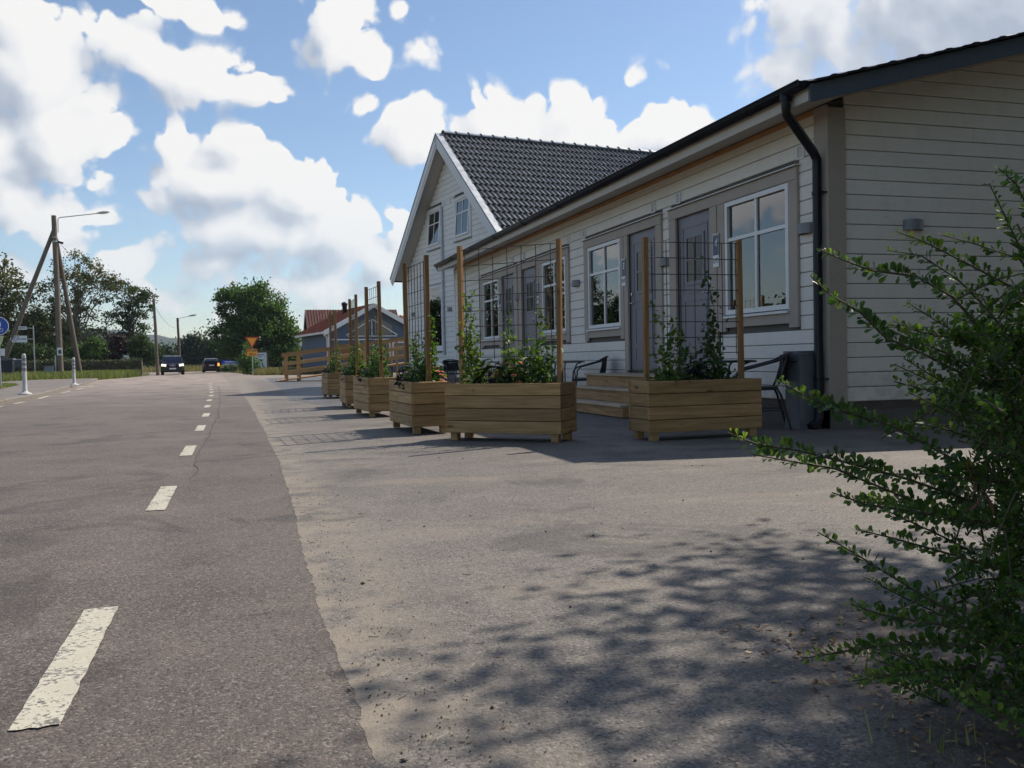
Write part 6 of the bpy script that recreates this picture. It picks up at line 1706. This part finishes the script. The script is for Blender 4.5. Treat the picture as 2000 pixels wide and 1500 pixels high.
br((1770, 590, 1.9), (1850, 640, 1.88), (1940, 700, 1.86), (2040, 800, 1.85), young=.3, dens=1.4)
br((1625, 962, 1.5), (1690, 985, 1.53), (1790, 1000, 1.58), (1900, 1020, 1.68), young=.3, dens=1.1)
br((1598, 1040, 1.52), (1660, 1075, 1.55), (1740, 1125, 1.60), (1830, 1180, 1.66), (1940, 1240, 1.74), young=.2, dens=1.0)
br((1672, 1034, 1.62), (1740, 1050, 1.64), (1830, 1075, 1.68), (1950, 1110, 1.75), young=.3, dens=1.1)
br((1573, 1285, 1.38), (1630, 1275, 1.41), (1710, 1262, 1.46), (1800, 1255, 1.54), (1920, 1265, 1.64), young=.35, dens=1.3)
br((1662, 1180, 1.50), (1720, 1200, 1.53), (1800, 1215, 1.58), (1920, 1230, 1.66), young=.3, dens=1.2)
br((1665, 1330, 1.42), (1720, 1322, 1.45), (1800, 1310, 1.52), (1920, 1300, 1.62), young=.45, dens=1.3)
br((1862, 1340, 1.25), (1915, 1375, 1.30), (1985, 1412, 1.36), (2060, 1450, 1.44), young=1.0, dens=.5)
for k in range(20):
    py = rng.uniform(560, 1340); tx = rng.uniform(1640, 1850); D = rng.uniform(1.5, 2.0); dy = rng.uniform(10, 90)
    br((tx, py, D), (tx + 70, py + dy * .4 + rng.normal() * 8, D + .03), (tx + 160, py + dy * .9, D + .07), (tx + 270, py + dy * 1.6, D + .12), young=.4, dens=1.1)
# woody heart of the shrub: canes rising from the base, side twigs
heart = atD(2160, 930, 1.95) - SB
canes = []
for k in range(15):
    a = rng.uniform(0, 2 * math.pi); r = rng.uniform(.05, .40); h = rng.uniform(.5, 1.05)
    tip = Vector((heart.x + .08 + r * math.cos(a), heart.y + r * math.sin(a), h)); b0 = Vector((.22 + rng.normal() * .05, rng.normal() * .05, 0))
    canes.append([b0, b0.lerp(tip, .4) + Vector((rng.normal() * .04, rng.normal() * .04, .05)), tip.lerp(b0, .25) + Vector((rng.normal() * .05, rng.normal() * .05, .02)), tip])
def shrub_edge(py): return float(np.interp(py, [380, 470, 560, 640, 720, 900, 1100, 1300, 1400, 1460], [2090, 2010, 1950, 1900, 1865, 1850, 1880, 1890, 1930, 2000]))
for k in range(640):
    py = rng.uniform(380, 1460); px = shrub_edge(py) + 20 + rng.gamma(1.7, 85); D = rng.uniform(1.58, 2.25)
    e = atD(px, py, D) - SB
    d = Vector((-.5 + rng.normal() * .8, rng.normal() * .8, .25 + rng.normal() * .5)).normalized(); L = rng.uniform(.10, .22)
    if e.z < .08: continue
    TW_.append(([e, e - d * L * .5 + Vector((0, 0, .012)), e - d * L], .12, 1.15))
wood_ = MB()
for c in canes: wood_.tube(c, [.008, .006, .004, .002], 6)
for pts, yg, dn in TW_:
    n = len(pts); wood_.tube(pts, [.0011 + .0022 * i / n for i in range(n)], 5)
wood_.build('branches', M_twig, sh)
def bleaf():
    b = MB()
    o = [(0, 0, 0), (.16, .45, .05), (.30, .68, .06), (.24, .90, .03), (0, 1.0, 0), (-.24, .90, .03), (-.30, .68, .06), (-.16, .45, .05)]
    o = [(x * .92, y, z * 1.6) for x, y, z in o]
    b._add(o, [(0, 1, 2, 3, 4), (0, 4, 5, 6, 7)]); return b
lb = bleaf(); lm = {}
for nm, mt in (('o', L_bar), ('y', L_young), ('d', M_dryleaf)):
    me = lb.mesh('leaf'); me.materials.append(mt); lm[nm] = me
LV = np.array(lb.v); leaves = []
for pts, yg, dn in TW_:
    seg = [(pts[i], pts[i + 1], (pts[i + 1] - pts[i]).length) for i in range(len(pts) - 1)]; tot = sum(q[2] for q in seg)
    s_ = .004; step = .0098 / dn
    while s_ < tot * .97:
        q = s_
        for a, b_, l in seg:
            if q <= l: break
            q -= l
        p = a.lerp(b_, min(1, q / l)); d = (a - b_).normalized()      # towards the tip
        u = s_ / tot; sz = (.0085 + .0088 * min(1, s_ / .10)) * rng.uniform(.65, 1.35)
        for k in range(rng.integers(2, 5)):
            ang = rng.uniform(0, 2 * math.pi); o1 = d.orthogonal().normalized(); o2 = d.cross(o1)
            out = o1 * math.cos(ang) + o2 * math.sin(ang)
            ld = (out * rng.uniform(.7, 1.2) + d * rng.uniform(.15, .8) + Vector((0, 0, .25))).normalized()
            nn = (d * 1.0 - ld * d.dot(ld) + Vector((rng.normal(), rng.normal(), rng.normal() + .5)) * .45); nn = (nn - ld * nn.dot(ld)).normalized(); sd = ld.cross(nn)
            young = rng.random() < yg * math.exp(-s_ / .11) * 1.5
            leaves.append((p + out * .002, sd, ld, nn, sz * rng.uniform(.8, 1.15), 'y' if young else 'o'))
        s_ += step * rng.uniform(.7, 1.3)
def lkey(l):
    v = l[0] + SB - CAMP; z = max(.2, v.dot(_fw)); px = 1000 + CAM_F * v.dot(_ri) / z; py = 750 - CAM_F * v.dot(_up) / z
    return l[4] / z if (0 < px < 2000 and 0 < py < 1500) else -1
leaves.sort(key=lkey, reverse=True)
for p, sd, ld, nn, sz, c in leaves[:300]:
    o = obj('leaf', lm[c], sh); o.matrix_local = basis(p, sd, ld, nn) @ Matrix.Scale(sz, 4)
for c, mt in (('o', L_bar), ('y', L_young)):
    rest = [l for l in leaves[300:] if l[5] == c]; n = len(rest)
    V = np.zeros((n, 8, 3)); 
    for i, (p, sd, ld, nn, sz, _) in enumerate(rest): V[i] = (LV[:, :1] * np.array(sd) + LV[:, 1:2] * np.array(ld) + LV[:, 2:] * np.array(nn)) * sz + np.array(p)
    i8 = np.arange(n)[:, None] * 8; F = np.concatenate([i8 + np.array([[0, 1, 2, 3, 4]]), i8 + np.array([[0, 4, 5, 6, 7]])]); t_ = np.tile(rng.uniform(0, 1, n), 2)
    obj('foliage', np_mesh('foliage', V.reshape(-1, 3), F, mt, attr=t_), sh, 'stuff')
for k in range(9):
    p = atD(1900 + rng.uniform(-25, 45), 880 + rng.uniform(0, 130), 1.62) - SB; d = Vector((rng.normal() * .3, rng.normal() * .3, -1)).normalized(); o1 = d.orthogonal().normalized()
    o = obj('dry_leaf', lm['d'], sh); o.matrix_local = basis(p, o1, d, o1.cross(d)) @ Matrix.Scale(rng.uniform(.03, .05), 4)
# soil and litter under the shrub, weeds
n = 1300; P = np.stack([1.20 + rng.gamma(2.0, .22, n), rng.uniform(.9, 2.3, n), np.full(n, .006)], 1)
obj('leaf_litter', leaf_mesh('leaf_litter', P, .017, leafmat('litter', (.16, .085, .04), (.34, .20, .10), .1, c2=(.42, .30, .16)), .45, 1.5, 'quad', .6), None, 'stuff')
def s_weed():
    c = [(1.22, 1.45), (1.40, 1.75), (1.36, 1.42), (1.62, 2.1)][rng.integers(4)]; return (c[0] + rng.normal() * .05, c[1] + rng.normal() * .06, .008)
blades('weed_grass', 30, s_weed, .03, .09, L_grass, .0022)
# the street tree outside the picture whose shade dapples the foreground
tb = thing('unseen_tree', 'leafy tree outside the right edge whose shade dapples the asphalt', 'tree', (6.55, 3.27, 0))
CC = []
for k in range(76):
    d = unit(rng.normal(size=3)); CC.append(np.array([-.15, -.08, 4.7]) + d * rng.uniform(.2, 1) ** .5 * np.array([1.85, 1.65, 1.0]))
CC = np.array(CC); idx = np.repeat(np.arange(len(CC)), 190)
pts = CC[idx] + rng.normal(size=(len(idx), 3)) * np.array([.27, .27, .16])
obj('crown', leaf_mesh('crown', pts, .085, L_broad, .62, .3, 'quad', .4), tb, 'stuff')
tr = MB(); tr.tube([(0, 0, 0), (.05, 0, 1.5), (-.05, .05, 3.6), (-.2, .05, 6.2)], [.16, .13, .10, .04], 10)
for e in CC[::5]: tr.tube([(-.05, .05, 3.6 + rng.uniform(0, 1)), tuple((np.array([-.1, .05, 4.6]) + e) / 2 + np.array([0, 0, .1])), tuple(e)], [.035, .02, .006], 5)
tr.build('trunk', M_bark, tb)

for i, (x, y, h, lab) in enumerate(((8.8, 2.4, 10.0, 'added unseen tree right of the camera, blocking sky light from the gable wall'), (12.4, 3.2, 10.0, 'added unseen tree farther right, also blocking sky light from the gable wall'), (4.6, -1.2, 9.0, 'added unseen tree behind the camera to the right, cutting sky light'), (8.0, -2.6, 10.0, 'added tall unseen tree well back to the right, cutting sky light'), (15.5, 1.0, 10.0, 'added tall unseen tree at the far right, cutting sky light'))):
    tree('unseen_tree', lab, 'tree', (x, y, 0), [(0, 0, h * .58, 2.4, 2.2, h * .40), (0, 0, h * .3, 2.1, 1.8, h * .22)], 260, 36, .24, L_deep, .16, clump_r=.6, limbs=16, group='added trees that block sky light')  # unseen trees added to keep sky light off the gable wall
# ------------------------------------------------------------------ the air
USE_HAZE = True
if USE_HAZE:
    me = MB().box(-1850, 1850, -150, 1950, -4, 95).mesh('haze')
    mt = bpy.data.materials.new('haze'); mt.use_nodes = True; t = NT(mt.node_tree)
    for nd in list(t.n): t.n.remove(nd)
    out = t.add('ShaderNodeOutputMaterial')
    pv_ = t.add('ShaderNodeVolumePrincipled', ins={'Color': (.60, .70, .88, 1), 'Density': 0.00017, 'Anisotropy': 0.2})
    t.l.new(pv_.outputs[0], out.inputs['Volume'])
    me.materials.append(mt); obj('haze', me, None, 'stuff')
